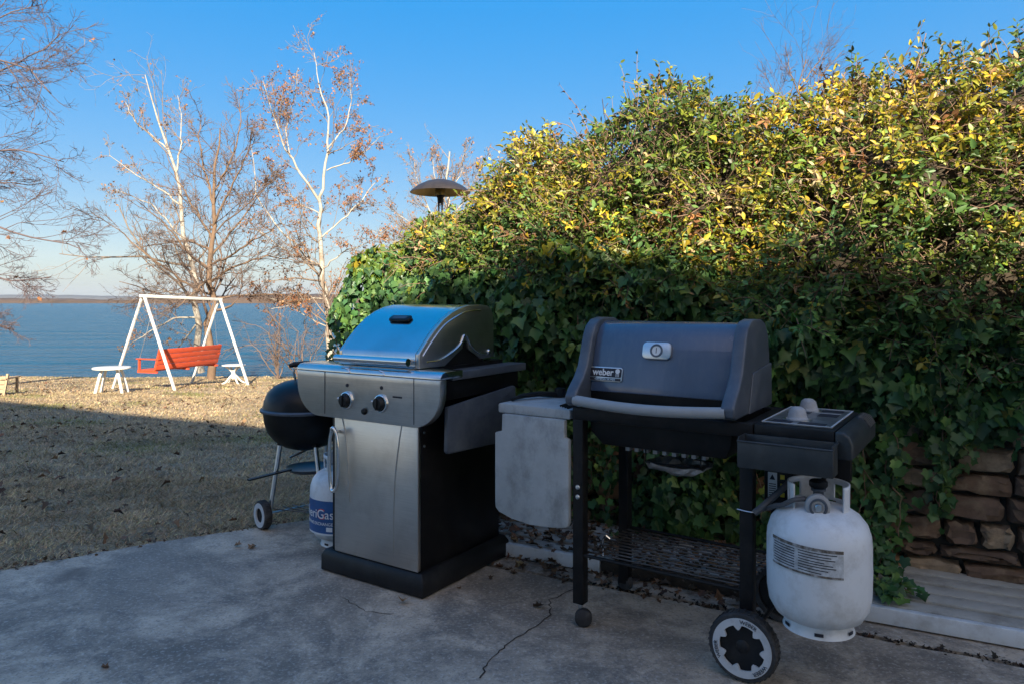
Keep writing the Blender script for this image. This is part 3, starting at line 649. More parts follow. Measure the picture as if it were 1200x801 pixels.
MB().tube([(-.085, -.03, .855), (-.06, -.022, .862), (0, 0, .865), (.06, .022, .862), (.085, .03, .855)], [.010, .015, .016, .015, .010], 10).build('handle', MT['plastic'], kl)
wl = Vector((-1.287-kx, 3.72-ky, .075)); ax = Vector((.73, .69, 0)).normalized(); wr = wl+ax*.40; mid = (wl+wr)/2; perp = Vector((.69, -.73, 0))
third = mid+perp*.30; third.z = 0
for nm, foot in (('leg', wl+ax*.035), ('leg', wr-ax*.035), ('leg', third)):
    u = Vector((foot.x, foot.y, 0)); d = (Vector((0, 0, 0))-u).normalized(); top = Vector((0, 0, .46))-d*.14; top.z = .47
    f2 = Vector((foot.x, foot.y, .0 if foot is third else .06)); lg = MB().tube([top, f2], .0125, 12).build('leg', MT['alu'], ket)
    MB().tube([top+(f2-top)*-.02, top+(f2-top)*.09], .017, 12).build('leg_socket', MT['plastic'], lg)
rz = math.atan2(ax.y, ax.x)
wheel(ket, wl, .0745, .042, m=(0, 0, rz+math.pi/2+math.pi), spokes=False); wheel(ket, wr, .0745, .042, m=(0, 0, rz+math.pi/2), spokes=False)
MB().tube([wl, wr], .005, 8).build('axle', MT['alu'], ket)
rk2 = empty('lower_rack'); rk2.parent = ket
for k in range(6):
    a = wl+ax*(.06+k*.055)+Vector((0, 0, .02)); b = third+Vector((0, 0, .10)); MB().tube([a, a.lerp(b, .75)], .003, 6).build('wire', MT['rack'], rk2)
ac = MB().lathe([(0, .285), (.10, .287), (.125, .300), (.13, .303), (.12, .292), (.1, .280), (0, .278)], 32, Matrix.Translation((.03, -.02, 0))).build('ash_catcher', MT['cast'], ket)
hx = ray(288, 560, 3.62); MB().bar((hx.x-kx, hx.y-ky, hx.z), (-.06, -.08, .300), .028, .008).build('damper_handle', MT['plastic'], ket)
MB().tube([(-.07, -.06, .36), (.02, .02, .395)], .006, 6).build('damper_rod', MT['alu'], ket)

# ---------------------------------------------------------------- deck boards and stone wall
wrot = math.degrees(math.atan2(-WS.y, -WS.x))          # local +x runs to the right along the wall (-s), +y into the wall
dk = empty('low_deck', wp(0, -.55, 0), wrot, 'low weathered board deck along the foot of the stone wall', 'deck')
for k in range(5):
    MB().box(-1.98, 1.75, .046+k*.102, .046+k*.102+.082, .03, .056+.003*(k % 2)).build('plank', MT['deck'], dk, .004)
MB().box(-.30, 1.76, 0, .030, .002, .060).build('edge_board', MT['deckw'], dk, .004)
MB().box(-1.03, -.305, 0, .030, .002, .058).build('edge_board', MT['soil'], dk, .004)['label'] = 'dark edge board under the grill'  # this length is coloured darker than the boards either side
MB().box(-1.99, -1.035, 0, .030, .002, .060).build('edge_board', MT['deckw'], dk, .004)
MB().box(-1.95, 1.7, .04, .54, .004, .028).build('bearer', MT['soil'], dk)
sw = empty('stone_wall', wp(0, 0, 0), wrot, 'rough brown stone wall under the ivy', 'wall')
WX0, WX1, WH = -1.98, 1.85, 1.12
MB().box(WX0, WX1, .03, .42, 0, WH).build('mortar_core', MT['mortar'], sw)
stone_m = [mat('stone', c, .9, 0, .45, 9, 1.0, 25, d, .8, 14) for c, d in (((.23, .12, .065), (.07, .045, .03)), ((.16, .10, .065), (.30, .22, .14)), ((.27, .155, .08), (.09, .055, .035)), ((.13, .085, .06), (.22, .155, .10)), ((.32, .24, .16), (.12, .08, .055)))]
gs = random.Random(21); z = .035
def stone(x0, x1, z0, z1, m):
    prot = gs.uniform(.01, .055); mb = MB(); nx_, nz_ = 4, 3; vv = []
    for layer, (yy, sh) in enumerate(((.06, 0), (-prot*.6, .004), (-prot, .016))):
        for j in range(nz_+1):
            for i in range(nx_+1):
                u, w = i/nx_, j/nz_; x = x0+(x1-x0)*u; zz = z0+(z1-z0)*w
                x += (-sh if u > .5 else sh)*(u in (0, 1)); zz += (-sh if w > .5 else sh)*(w in (0, 1))
                if layer: x += gs.uniform(-.010, .010); zz += gs.uniform(-.008, .008)
                cor = (u in (0, 1)) and (w in (0, 1))
                if cor and layer: x += (.014 if u == 0 else -.014)*gs.random(); zz += (.012 if w == 0 else -.012)*gs.random()
                vv.append((x, yy+(gs.uniform(-.008, .010) if layer == 2 else 0), zz))
    N = (nx_+1)*(nz_+1); rim = [i for i in range(nx_)]+[nx_+j*(nx_+1) for j in range(nz_)]+[nz_*(nx_+1)+i for i in range(nx_, 0, -1)]+[j*(nx_+1) for j in range(nz_, 0, -1)]
    fs = [(2*N+j*(nx_+1)+i, 2*N+j*(nx_+1)+i+1, 2*N+(j+1)*(nx_+1)+i+1, 2*N+(j+1)*(nx_+1)+i) for j in range(nz_) for i in range(nx_)]
    for L in (0, 1):
        for a, b in zip(rim, rim[1:]+rim[:1]): fs.append((L*N+a, L*N+b, (L+1)*N+b, (L+1)*N+a))
    mb.add(vv, fs); mb.build('stone', m, sw, smooth=28)
while z < WH-.06:
    h_ = gs.choice((.06, .075, .09, .11, .13)); h_ = min(h_, WH-z); x = WX0+gs.uniform(0, .1)
    while x < WX1-.06:
        w_ = min(gs.uniform(.10, .30), WX1-x)
        if h_ > .12 and gs.random() < .3:
            hh = h_*gs.uniform(.4, .6); stone(x, x+w_-.014, z, z+hh-.006, gs.choice(stone_m)); stone(x+.01, x+w_-.02, z+hh+.006, z+h_-.012, gs.choice(stone_m))
        else: stone(x, x+w_-.014, z, z+h_-.012, gs.choice(stone_m))
        x += w_
    z += h_

# ---------------------------------------------------------------- foliage tools
def norm(a): return a/np.maximum(np.linalg.norm(a, axis=-1, keepdims=True), 1e-9)
def tubes(P, Rr, n=3):
    """P (B,K,3), Rr (B,K) -> verts, quads"""
    B, K, _ = P.shape; T = norm(np.gradient(P, axis=1)); ref = np.where(np.abs(T[..., 2:3]) > .9, np.array([1., 0, 0]), np.array([0, 0, 1.]))
    A = norm(np.cross(T, ref)); C = np.cross(T, A); q = 2*np.pi*np.arange(n)/n
    V = P[:, :, None]+(A[:, :, None]*np.cos(q)[:, None]+C[:, :, None]*np.sin(q)[:, None])*Rr[:, :, None, None]
    b, k, j = np.meshgrid(np.arange(B), np.arange(K-1), np.arange(n), indexing='ij'); i0 = (b*K+k)*n; j2 = (j+1) % n
    F = np.stack([i0+j, i0+n+j, i0+n+j2, i0+j2], -1).reshape(-1, 4)
    return V.reshape(-1, 3), F
def spawn(P, Rr, m, ang, lr, trop=(0, 0, .12), curl=.18, rr=.6, rmin=.004, K=6, tmin=.2, tmax=1., g=rng, lmin=.0):
    B, K0, _ = P.shape; idx = np.repeat(np.arange(B), m); N = len(idx)
    L = np.linalg.norm(np.diff(P, axis=1), axis=2).sum(1)[idx]
    t = g.uniform(tmin, tmax, N)*(K0-1); k = np.minimum(t.astype(int), K0-2); f = (t-k)[:, None]
    p0 = P[idx, k]*(1-f)+P[idx, k+1]*f; r0 = Rr[idx, k]*(1-f[:, 0])+Rr[idx, k+1]*f[:, 0]
    T = norm(P[idx, k+1]-P[idx, k]); pr = norm(np.cross(T, norm(g.normal(size=(N, 3))))); a = np.radians(g.uniform(ang[0], ang[1], N))[:, None]
    d = norm(np.cos(a)*T+np.sin(a)*pr); ln = np.maximum(L*lr*g.uniform(.55, 1.25, N)*(1.2-.6*t/(K0-1)), lmin)
    Q = np.zeros((N, K, 3)); Q[:, 0] = p0
    for i in range(1, K):
        d = norm(d+g.normal(size=(N, 3))*curl+np.array(trop)); Q[:, i] = Q[:, i-1]+d*(ln/(K-1))[:, None]
    r0 = np.maximum(r0*rr, rmin); RR = np.maximum(r0[:, None]*np.linspace(1, .3, K)[None], rmin*.7)
    return Q, RR
def resample(pts, K):
    P = np.array([list(p) for p in pts], float); s = np.concatenate([[0], np.cumsum(np.linalg.norm(np.diff(P, axis=0), axis=1))]); t = np.linspace(0, s[-1], K)
    return np.stack([np.interp(t, s, P[:, i]) for i in range(3)], 1)
def leaf_template(kind):
    if kind == 'oval':
        xy = [(0, 0), (.18, .22), (.235, .46), (.15, .76), (0, 1), (-.15, .76), (-.235, .46), (-.18, .22)]; ctr = (0, .5)
    elif kind == 'ivy':
        xy = [(0, .10), (.22, -.06), (.45, .10), (.37, .27), (.53, .52), (.29, .62), (0, 1.0), (-.29, .62), (-.53, .52), (-.37, .27), (-.45, .10), (-.22, -.06)]; ctr = (0, .36)
    else:
        xy = [(0, 0), (.28, .12), (.22, .34), (.46, .52), (.2, .62), (0, 1), (-.22, .6), (-.44, .55), (-.2, .34), (-.3, .1)]; ctr = (0, .4)
    V = [(x, y, abs(x)*.32-(y-.4)**2*.25) for x, y in xy]+[(ctr[0], ctr[1], -.02)]
    n = len(xy); return np.array(V), np.array([(n, i, (i+1) % n) for i in range(n)])
def frames(tip, nor):
    t = norm(tip); s = norm(np.cross(t, nor)); n = np.cross(s, t); return s, t, n
def leaves_mesh(name, kind, pos, tip, nor, size, colr, m):
    TV, TF = leaf_template(kind); s, t, n = frames(tip, nor); N = len(pos)
    wv = rng.uniform(.72, 1.18, (N, 1, 1)); cv = rng.uniform(-.6, 2.6, (N, 1, 1)); bend = rng.normal(size=(N, 1, 1))*.35
    V = pos[:, None]+(TV[None, :, 0:1]*wv*s[:, None]+TV[None, :, 1:2]*t[:, None]+(TV[None, :, 2:3]*cv+bend*TV[None, :, 1:2]**2*.6)*n[:, None])*size[:, None, None]
    F = TF[None]+(np.arange(N)*len(TV))[:, None, None]
    return np_mesh(name, V.reshape(-1, 3), F.reshape(-1, 3), m, np.repeat(colr, len(TV), 0))
def palette(cols, w, N, g=rng, jit=.18):
    c = np.array(cols)[g.choice(len(cols), N, p=np.array(w)/sum(w))]; return np.clip(c*(1+g.normal(size=(N, 1))*jit)*(1+g.normal(size=(N, 3))*.06), .004, .9)
def leaf_objects(parent, kind, pos, tip, nor, size, colr, m, name='leaf'):
    TV, TF = leaf_template(kind); s, t, n = frames(tip, nor); meshes = []
    for k in range(8): meshes.append(np_mesh('leaf', TV, TF, m, np.repeat(colr[k:k+1], len(TV), 0)))
    for i in range(len(pos)):
        o = bpy.data.objects.new(name, meshes[int(np.argmin(((colr[:8]-colr[i])**2).sum(1)))]); col.objects.link(o); o.parent = parent
        M = Matrix([[s[i, r]*size[i], t[i, r]*size[i], n[i, r]*size[i], pos[i, r]] for r in range(3)]+[[0, 0, 0, 1]]); o.matrix_local = M
def proj(p): return 600+p[:, 0]/p[:, 1]*FPX, HOR+(CAMH-p[:, 2])/p[:, 1]*FPX

# ---------------------------------------------------------------- hedge over the wall
NR = .50
def s_at(px, n):
    r = (px-600)/FPX; return (WO.x+WN.x*n-r*(WO.y+WN.y*n))/(-WS.x+r*WS.y)
SIL = [(384, 395), (392, 352), (405, 315), (425, 293), (450, 279), (500, 268), (545, 255), (580, 232), (615, 186), (645, 140), (700, 140), (745, 94), (790, 88), (850, 94), (900, 98), (950, 86), (1000, 74), (1060, 54), (1110, 42), (1200, 36), (1300, 32), (1500, 32)]
def ext(s): return .85*np.clip((np.asarray(s, float)-1.7)/1.5, 0, 1)**1.4        # the far end of the hedge bends away from the patio
SS = []; TT = []
for px, py in SIL:
    n0 = NR if px > 440 else .1+.4*(px-384)/56; nn = n0
    for _ in range(12): nn = n0+float(ext(s_at(px, nn)))
    s = s_at(px, nn); p = wp(s, nn, 0); SS.append(s); TT.append(CAMH-(py-HOR)/FPX*p.y-(.17 if px > 560 else .13))
o_ = np.argsort(SS); SS = np.array(SS)[o_]; TT = np.array(TT)[o_]
def Ttop(s): return np.interp(s, SS, TT)+.035*np.sin(s*7.3+.6)+.03*np.sin(s*15.1)+.02*np.sin(s*31+2)
def clump(s, z): return np.sin(s*4.2+np.sin(z*5)*1.3)+np.sin(z*7.1-s*3.7+1)+.7*np.sin(s*11.3+z*9.1)+.5*np.sin(s*19-z*15)
SMAX = 3.74
def hz_n(s, z):
    """front face of the leaf mass, as offset n from the wall plane"""
    T = Ttop(s); zb = 1.02; q = np.clip((z-zb)/np.maximum(T-zb, .05), 0, 1)
    up = -.20+(NR+.20)*(1-np.sqrt(np.maximum(0, 1-q**2.1)))
    lo = -.20+.12*np.clip((zb-z)/.6, 0, 1)
    n = np.where(z > zb, up, lo)
    n = n+.075*np.sin(s*5.1+z*3.3)+.055*np.sin(s*9.7+z*6.1+1)+.045*np.sin(z*13.-s*6)+.03*np.sin(s*21.+z*17.)
    e = np.clip((s-(SMAX-.45))/.45, 0, 1); return n+.35*e**2.5+ext(s)
def W3(s, n, z): return np.stack([WO.x+WS.x*s+WN.x*n, WO.y+WS.y*s+WN.y*n, z], -1)
def surf_normal(s, z):
    e = .02; p = W3(s, hz_n(s, z), z); a = W3(s+e, hz_n(s+e, z), z)-p; b = W3(s, hz_n(s, z+e), z+e)-p
    n = norm(np.cross(b, a)); return n*np.sign((n*np.array([-WN.x, -WN.y, .25])).sum(-1, keepdims=True))
# shrubby climber on top
sh_root = empty('climbing_shrub', wp(1, .3, 0), 0, 'tall yellow green climbing shrub massed on top of the wall', 'shrub')
OFF = np.array(list(sh_root.location))
def low_edge(s): return np.interp(s, [-2, -.8, -.4, 0, .5, 1.2, 1.8, 2.3, 2.8, 3.4], [.80, .80, .84, .98, 1.08, 1.22, 1.30, 1.40, 1.55, 2.2])
def sample(N, f_lo, smin=-1.75, smax=SMAX):
    s = rng.uniform(smin, smax, N); T = Ttop(s); lo = f_lo(s); u = rng.random(N); z = lo+(T-lo)*u; ok = T > lo+.03; return s[ok], z[ok]
s, z = sample(7400, low_edge)
kc = (clump(s, z)+rng.normal(size=len(s))*.8 > -2.0); s, z = s[kc], z[kc]; T = Ttop(s); dep = rng.random(len(s))**1.4*.22
P0 = W3(s, hz_n(s, z)+dep, z); N0 = surf_normal(s, np.minimum(z, T-.03))
d = norm(N0*.8+np.array([0, 0, .35])+rng.normal(size=N0.shape)*.55)
L = rng.uniform(.10, .22, len(s))*np.where(z > T-.2, .7, 1); topz = (z > T-.16)
# denser crown along the top
st = rng.uniform(-1.75, 3.1, 1100); zt_ = Ttop(st)-rng.random(1100)*.10; nt = NR+rng.uniform(-.25, .5, 1100)
P0 = np.concatenate([P0, W3(st, nt+ext(st), zt_-np.abs(nt-NR)*.25)]); d = np.concatenate([d, norm(np.array([-WN.x*.2, -WN.y*.2, .9])+rng.normal(size=(1100, 3))*.5)])
L = np.concatenate([L, np.where(rng.random(1100) < .16, rng.uniform(.18, .32, 1100), rng.uniform(.06, .16, 1100))])
# a few long whips above the outline
whips = [(690, 150, .34, (-.35, 0, 1)), (745, 110, .30, (.1, 0, 1)), (735, 115, .26, (-.25, 0, 1)), (1100, 70, .24, (.2, 0, 1)), (1085, 75, .20, (-.1, 0, 1)), (640, 170, .2, (-.5, 0, 1)), (580, 235, .16, (-.2, 0, 1)), (820, 118, .15, (.3, 0, 1)), (1010, 95, .16, (-.4, 0, 1))]
for px, py, ln, dd in whips:
    s1 = s_at(px, NR); p = wp(s1, NR, 0); P0 = np.concatenate([P0, [[p.x, p.y, CAMH-(py-HOR)/FPX*p.y-.03]]]); d = np.concatenate([d, norm(np.array([dd], float))]); L = np.concatenate([L, [ln]])
B = len(P0); K = 7; SP = np.zeros((B, K, 3)); SP[:, 0] = P0; dd = d.copy()
for i in range(1, K):
    dd = norm(dd+rng.normal(size=(B, 3))*.16+np.array([0, 0, -.05])); SP[:, i] = SP[:, i-1]+dd*(L/(K-1))[:, None]
Vt, Ft = tubes(SP-OFF, np.linspace(.0026, .0012, K)[None]*np.ones((B, 1)), 3)
tag(link('twigs', np_mesh('twigs', Vt, Ft, MT['twig']), sh_root), kind='stuff')
# opposite leaf pairs along every twig
lp_, lt_, ln_, own = [], [], [], []
Tg = norm(np.gradient(SP, axis=1)); up = np.array([0, 0, 1.])
for i in range(1, K):
    side = norm(np.cross(Tg[:, i], up+rng.normal(size=(B, 3))*.5))
    for sg in (1, -1):
        keep = rng.random(B) < .86
        tip = norm(side*sg*.8+Tg[:, i]*.55+rng.normal(size=(B, 3))*.32+np.array([0, 0, -.12])); nor = norm(np.array([-WN.x*.55, -WN.y*.55, .7])+rng.normal(size=(B, 3))*.55)
        lp_.append((SP[:, i]+tip*.004)[keep]); lt_.append(tip[keep]); ln_.append(nor[keep]); own.append(np.nonzero(keep)[0])
lp_ = np.concatenate(lp_); lt_ = np.concatenate(lt_); ln_ = np.concatenate(ln_); own = np.concatenate(own)
NL = len(lp_); szl = rng.uniform(.020, .040, NL)*np.where(rng.random(NL) < .08, 1.4, 1)
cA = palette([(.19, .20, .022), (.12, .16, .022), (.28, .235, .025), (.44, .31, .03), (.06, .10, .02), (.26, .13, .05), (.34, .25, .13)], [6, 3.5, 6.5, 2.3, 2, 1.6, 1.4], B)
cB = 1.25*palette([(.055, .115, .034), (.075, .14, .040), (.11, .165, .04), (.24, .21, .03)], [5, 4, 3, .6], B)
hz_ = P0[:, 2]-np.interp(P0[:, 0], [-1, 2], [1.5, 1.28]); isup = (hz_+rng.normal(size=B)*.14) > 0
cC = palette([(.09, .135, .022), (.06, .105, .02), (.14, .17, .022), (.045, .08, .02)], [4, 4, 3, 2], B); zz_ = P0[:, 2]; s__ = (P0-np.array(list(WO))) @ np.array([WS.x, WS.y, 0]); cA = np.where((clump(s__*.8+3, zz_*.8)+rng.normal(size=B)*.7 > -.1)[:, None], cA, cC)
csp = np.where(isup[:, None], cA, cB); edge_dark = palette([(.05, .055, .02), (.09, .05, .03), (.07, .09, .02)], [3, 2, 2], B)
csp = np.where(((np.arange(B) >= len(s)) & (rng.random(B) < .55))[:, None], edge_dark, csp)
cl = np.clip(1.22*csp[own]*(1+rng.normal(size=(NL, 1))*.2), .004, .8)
pxl, pyl = proj(lp_); dist = np.linalg.norm(lp_-np.array([0, 0, CAMH]), axis=1)
nfront = (lp_-W3(0*dist, 0*dist, 0*dist)) @ np.array([WN.x, WN.y, 0])
sz_px = szl/dist*FPX*np.abs((ln_*norm(np.array([0, 0, CAMH])-lp_)).sum(1))
exposed = nfront < -.12
score = np.where((pxl > 0) & (pxl < 1200) & (pyl > 0) & (pyl < 801) & exposed, sz_px, 0); big = np.argsort(-score)[:300]; rest = np.setdiff1d(np.arange(NL), big)
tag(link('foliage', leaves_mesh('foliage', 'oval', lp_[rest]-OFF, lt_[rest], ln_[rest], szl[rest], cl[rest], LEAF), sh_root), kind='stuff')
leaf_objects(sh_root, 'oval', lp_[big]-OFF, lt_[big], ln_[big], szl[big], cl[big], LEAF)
# tangled brown inner stems, and an opaque dark core added to block light
s, z = sample(1100, lambda s: low_edge(s)+.02); z = np.minimum(z, Ttop(s)-.22); P0 = W3(s, hz_n(s, z)+.08+rng.random(len(s))*.13, z)[:, None, :]+np.cumsum(np.concatenate([np.zeros((len(s), 1, 3)), norm(rng.normal(size=(len(s), 1, 3))+np.array([0, 0, .3]))*.05+rng.normal(size=(len(s), 5, 3))*.03+0], 1), 1)
Vt, Ft = tubes(P0-OFF, np.full(P0.shape[:2], .0021), 3); tag(link('old_stems', np_mesh('old_stems', Vt, Ft, MT['vine']), sh_root), kind='stuff')
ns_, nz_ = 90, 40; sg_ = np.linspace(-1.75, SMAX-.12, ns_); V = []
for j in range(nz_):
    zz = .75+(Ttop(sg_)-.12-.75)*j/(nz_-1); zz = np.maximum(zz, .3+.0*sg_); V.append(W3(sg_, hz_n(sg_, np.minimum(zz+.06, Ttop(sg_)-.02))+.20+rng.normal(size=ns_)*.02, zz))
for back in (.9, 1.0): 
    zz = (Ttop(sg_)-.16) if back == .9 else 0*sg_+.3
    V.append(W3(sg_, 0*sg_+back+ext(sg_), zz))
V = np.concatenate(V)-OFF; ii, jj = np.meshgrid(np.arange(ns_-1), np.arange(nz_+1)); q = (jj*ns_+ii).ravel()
link('dark_core', np_mesh('dark_core', V, np.stack([q, q+1, q+ns_+1, q+ns_], 1), MT['core']), sh_root)

# ---------------------------------------------------------------- ivy hanging over the wall face
iv = empty('ivy', wp(1.2, -.1, 0), 0, 'dark green lobed ivy hanging down over the stone wall', 'ivy')
OFI = np.array(list(iv.location))
def hi_edge(s): return np.interp(s, [-2, -.3, .3, 1.0, 1.7, 2.2, 2.6, 3.8], [.98, 1.0, 1.16, 1.32, 1.45, 1.62, 2.2, 2.2])
def ivy_low(s): return np.interp(s, [-2, -.75, -.45, -.2, .05, .35, .8, 3.2], [.80, .76, .68, .50, .22, .08, .06, .05])
s = rng.uniform(-1.6, SMAX+.02, 24000); T = np.minimum(hi_edge(s)+.1, Ttop(s)+.015); lo = ivy_low(s)+rng.normal(size=len(s))*.05; u = rng.random(len(s)); z = lo+(T-lo)*u
ok = T > lo+.02; s, z = s[ok], z[ok]
cl_ = np.sin(s*9+np.sin(z*7)*1.5)+np.sin(s*4.3-z*5+1)                                       # strands: thin places between clumps
lowm = np.clip((1.0-z)/.5, 0, 1); keep = rng.random(len(s)) < np.where(s < .1, .7, .97)*(1-lowm*.5*(cl_ < -.1)); s, z = s[keep], z[keep]; N = len(s)
nrm = surf_normal(s, np.minimum(z, Ttop(s)-.03)); pI = W3(s, hz_n(s, z)+rng.random(N)**1.3*.13-.015, z)
nI = norm(nrm*.8+np.array([0, 0, .22])+rng.normal(size=(N, 3))*.34); tI = norm(np.array([0, 0, -1.])+rng.normal(size=(N, 3))*.42-nI*0)
szI = rng.uniform(.034, .074, N)
# trailing strands
stp = []; sd = [(.05, 1.0, .12), (-.08, .95, .07), (-.2, .95, .35), (-.15, .9, .1), (.18, .95, .06), (-.30, .95, .42), (-.42, .92, .55), (-.55, .9, .62), (-.25, .9, .28), (.3, .9, .05), (.0, .95, .06), (-.02, .9, .08), (-.7, .9, .66), (-.34, .9, .34), (-.05, .9, .2), (.12, .9, .1), (.24, .95, .2), (-.12, .93, .25)]
sd += [(rng.uniform(.4, 3.0), rng.uniform(.8, 1.1), rng.uniform(.05, .3)) for _ in range(60)]
ep, et, en = [], [], []
for s0, z1, z0 in sd:
    k = 22; zz = np.linspace(z1, z0, k); ss = s0+np.cumsum(rng.normal(size=k)*.012); nn = np.interp(zz, [0, .3, .8, 1.1], [-.10, -.09, -.11, -.22])+np.cumsum(rng.normal(size=k)*.004)
    q = W3(ss, nn, zz); stp.append(q)
    for i in range(1, k):
        for _ in range(2): ep.append(q[i]+rng.normal(size=3)*.022); et.append([rng.normal()*.5, rng.normal()*.4, -.9]); en.append([-WN.x+rng.normal()*.3, -WN.y+rng.normal()*.3, .35+rng.normal()*.2])
# runners spilling on the deck
for s0, n1, ds in ((-.02, -.47, -.06), (.06, -.44, -.10), (.12, -.36, .05), (-.06, -.50, -.02), (.02, -.42, -.16), (.1, -.48, -.03), (.2, -.30, 0.02)):
    k = 14; t = np.linspace(0, 1, k); q = W3(s0+ds*t+rng.normal(size=k)*.008, -.08+(n1+.08)*t, np.interp(t, [0, .4, 1], [.26, .11, .075])+rng.random(k)*.012); stp.append(resample(q, 22))
    for i in range(1, k):
        for _ in range(3): ep.append(q[i]+rng.normal(size=3)*[.022, .022, .012]+[0, 0, .012]); et.append([rng.normal()*.7, -.5+rng.normal()*.4, -.25]); en.append([-.25+rng.normal()*.25, -.35+rng.normal()*.25, .8])
Vt, Ft = tubes(np.array(stp)-OFI, np.full((len(stp), 22), .0024), 4); link('vine_stem', np_mesh('vine_stem', Vt, Ft, MT['vine']), iv)['kind'] = 'stuff'
ne = len(ep); pI = np.concatenate([pI, np.array(ep)]); tI = np.concatenate([tI, norm(np.array(et))]); nI = np.concatenate([nI, norm(np.array(en))]); szI = np.concatenate([szI, rng.uniform(.026, .056, ne)])
pI[:, 2] = np.maximum(pI[:, 2], .072)
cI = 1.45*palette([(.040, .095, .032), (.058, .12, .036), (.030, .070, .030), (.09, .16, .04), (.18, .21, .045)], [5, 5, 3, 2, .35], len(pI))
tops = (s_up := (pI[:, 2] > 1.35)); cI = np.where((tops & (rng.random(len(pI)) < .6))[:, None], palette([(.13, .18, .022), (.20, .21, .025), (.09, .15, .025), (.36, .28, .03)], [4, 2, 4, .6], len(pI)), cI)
pxl, pyl = proj(pI); dist = np.linalg.norm(pI-np.array([0, 0, CAMH]), axis=1); nf = (pI-np.array(list(WO))) @ np.array([WN.x, WN.y, 0])
sz_px = szI/dist*FPX*np.abs((nI*norm(np.array([0, 0, CAMH])-pI)).sum(1))
fdep = np.concatenate([nf[:N]-hz_n(s, z), np.full(ne, -.02)])
score = np.where((pxl > 0) & (pxl < 1200) & (pyl > 0) & (pyl < 801) & (fdep < .03), sz_px, 0); big = np.argsort(-score)[:300]; rest = np.setdiff1d(np.arange(len(pI)), big)
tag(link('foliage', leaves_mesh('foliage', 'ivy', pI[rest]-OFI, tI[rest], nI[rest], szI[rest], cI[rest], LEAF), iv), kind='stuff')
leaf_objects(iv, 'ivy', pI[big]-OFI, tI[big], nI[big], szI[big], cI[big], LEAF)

# ---------------------------------------------------------------- trees
def pxp(px, py, Y, g=None): return np.array(ray(px, py, Y))
def make_tree(name, label, skel, bark, twigm, plan, leaves=None, seed=1, group=None, cat='tree'):
    """skel: list of (points Nx3, r0, r1); plan: list of (m, angles, length ratio, trop, curl, rr, rmin, tmin)"""
    g = np.random.default_rng(seed); base = np.array(skel[0][0][0]); root = empty(name, base, 0, label, cat, group)
    KS = 14; P = np.stack([resample(p, KS) for p, _, _ in skel]); Rr = np.stack([np.linspace(a, b, KS) for _, a, b in skel])
    P[:, 1:-1] += g.normal(size=P[:, 1:-1].shape)*.02*np.linalg.norm(P[:, -1]-P[:, 0], axis=1)[:, None, None]*.35
    V, F = tubes(P[:1]-base, Rr[:1], 10); link('trunk', np_mesh('trunk', V, F, bark, smooth=True), root)
    VV, FF, nb = [], [], 0
    if len(P) > 1: 
        for i in range(1, len(P)):
            V, F = tubes(P[i:i+1]-base, Rr[i:i+1], 8); link('limb', np_mesh('limb', V, F, bark, smooth=True), root)
    cur, cr = P, Rr; last = None
    for lv, (m, ang, lr, trop, curl, rr, rmin, tmin) in enumerate(plan):
        cur, cr = spawn(cur, cr, m, ang, lr, trop, curl, rr, rmin, 6, tmin, 1., g); V, F = tubes(cur-base, cr, 4 if lv == 0 else 3)
        VV.append(V); FF.append(F+nb); nb += len(V); last = cur
    o = link('crown', np_mesh('crown', np.concatenate(VV), np.concatenate(FF), twigm, smooth=True), root); o['kind'] = 'stuff'
    if leaves:
        cnt, size, cols, w = leaves; q = last.reshape(-1, 3); pk = q[g.choice(len(q), cnt)]+g.normal(size=(cnt, 3))*.03
        m_ = leaves_mesh('leaves', 'maple', pk-base, norm(g.normal(size=(cnt, 3))+np.array([0, 0, -.8])), norm(g.normal(size=(cnt, 3))), g.uniform(size*.6, size*1.3, cnt), palette(cols, w, cnt, g), DRY)
        tag(link('leaves', m_, root), kind='stuff')
    return root
def sk(pts, Y, r0, r1, dy=0.0): return ([pxp(x, y, Y+dy*i/(max(1, len(pts)-1))) for i, (x, y) in enumerate(pts)], r0, r1)
# brown bare tree behind the swing
Y = 20.0
skel = [sk([(247, 446), (247, 400), (246, 340), (246, 290), (250, 240), (254, 190), (258, 150)], Y, .115, .016)]
for pts, dy in (([(246, 345), (215, 330), (180, 305), (140, 268), (118, 256)], .8), ([(246, 330), (280, 310), (310, 300), (345, 305)], -.7), ([(246, 318), (220, 295), (190, 260), (160, 235)], -1.2), ([(247, 300), (275, 268), (300, 235), (315, 205)], 1.3),
                ([(248, 280), (228, 245), (205, 205), (195, 180)], .9), ([(249, 265), (270, 225), (290, 180), (296, 150)], -.9), ([(246, 352), (200, 350), (165, 338), (140, 330)], 1.5), ([(246, 350), (290, 345), (330, 345), (350, 352)], 1.6), ([(250, 240), (240, 200), (232, 160), (236, 135)], .5), ([(251, 225), (275, 180), (282, 140), (280, 118)], .8),
                ([(246, 336), (240, 330), (225, 345), (205, 362)], -2.0), ([(247, 310), (268, 300), (300, 280), (330, 262)], -2.2), ([(247, 295), (225, 280), (195, 285), (165, 290)], 2.2)):
    skel.append(sk(pts, Y, .035, .009, dy))
make_tree('bare_tree', 'bare brown tree with spreading twigs standing behind the swing', skel, MT['barkb'], MT['twigb'],
          [(13, (25, 60), .36, (0, 0, .06), .2, .5, .010, .12), (8, (25, 60), .48, (0, 0, .05), .22, .6, .0065, .15), (4, (20, 60), .5, (0, 0, .03), .25, .7, .0042, .15)], seed=3)
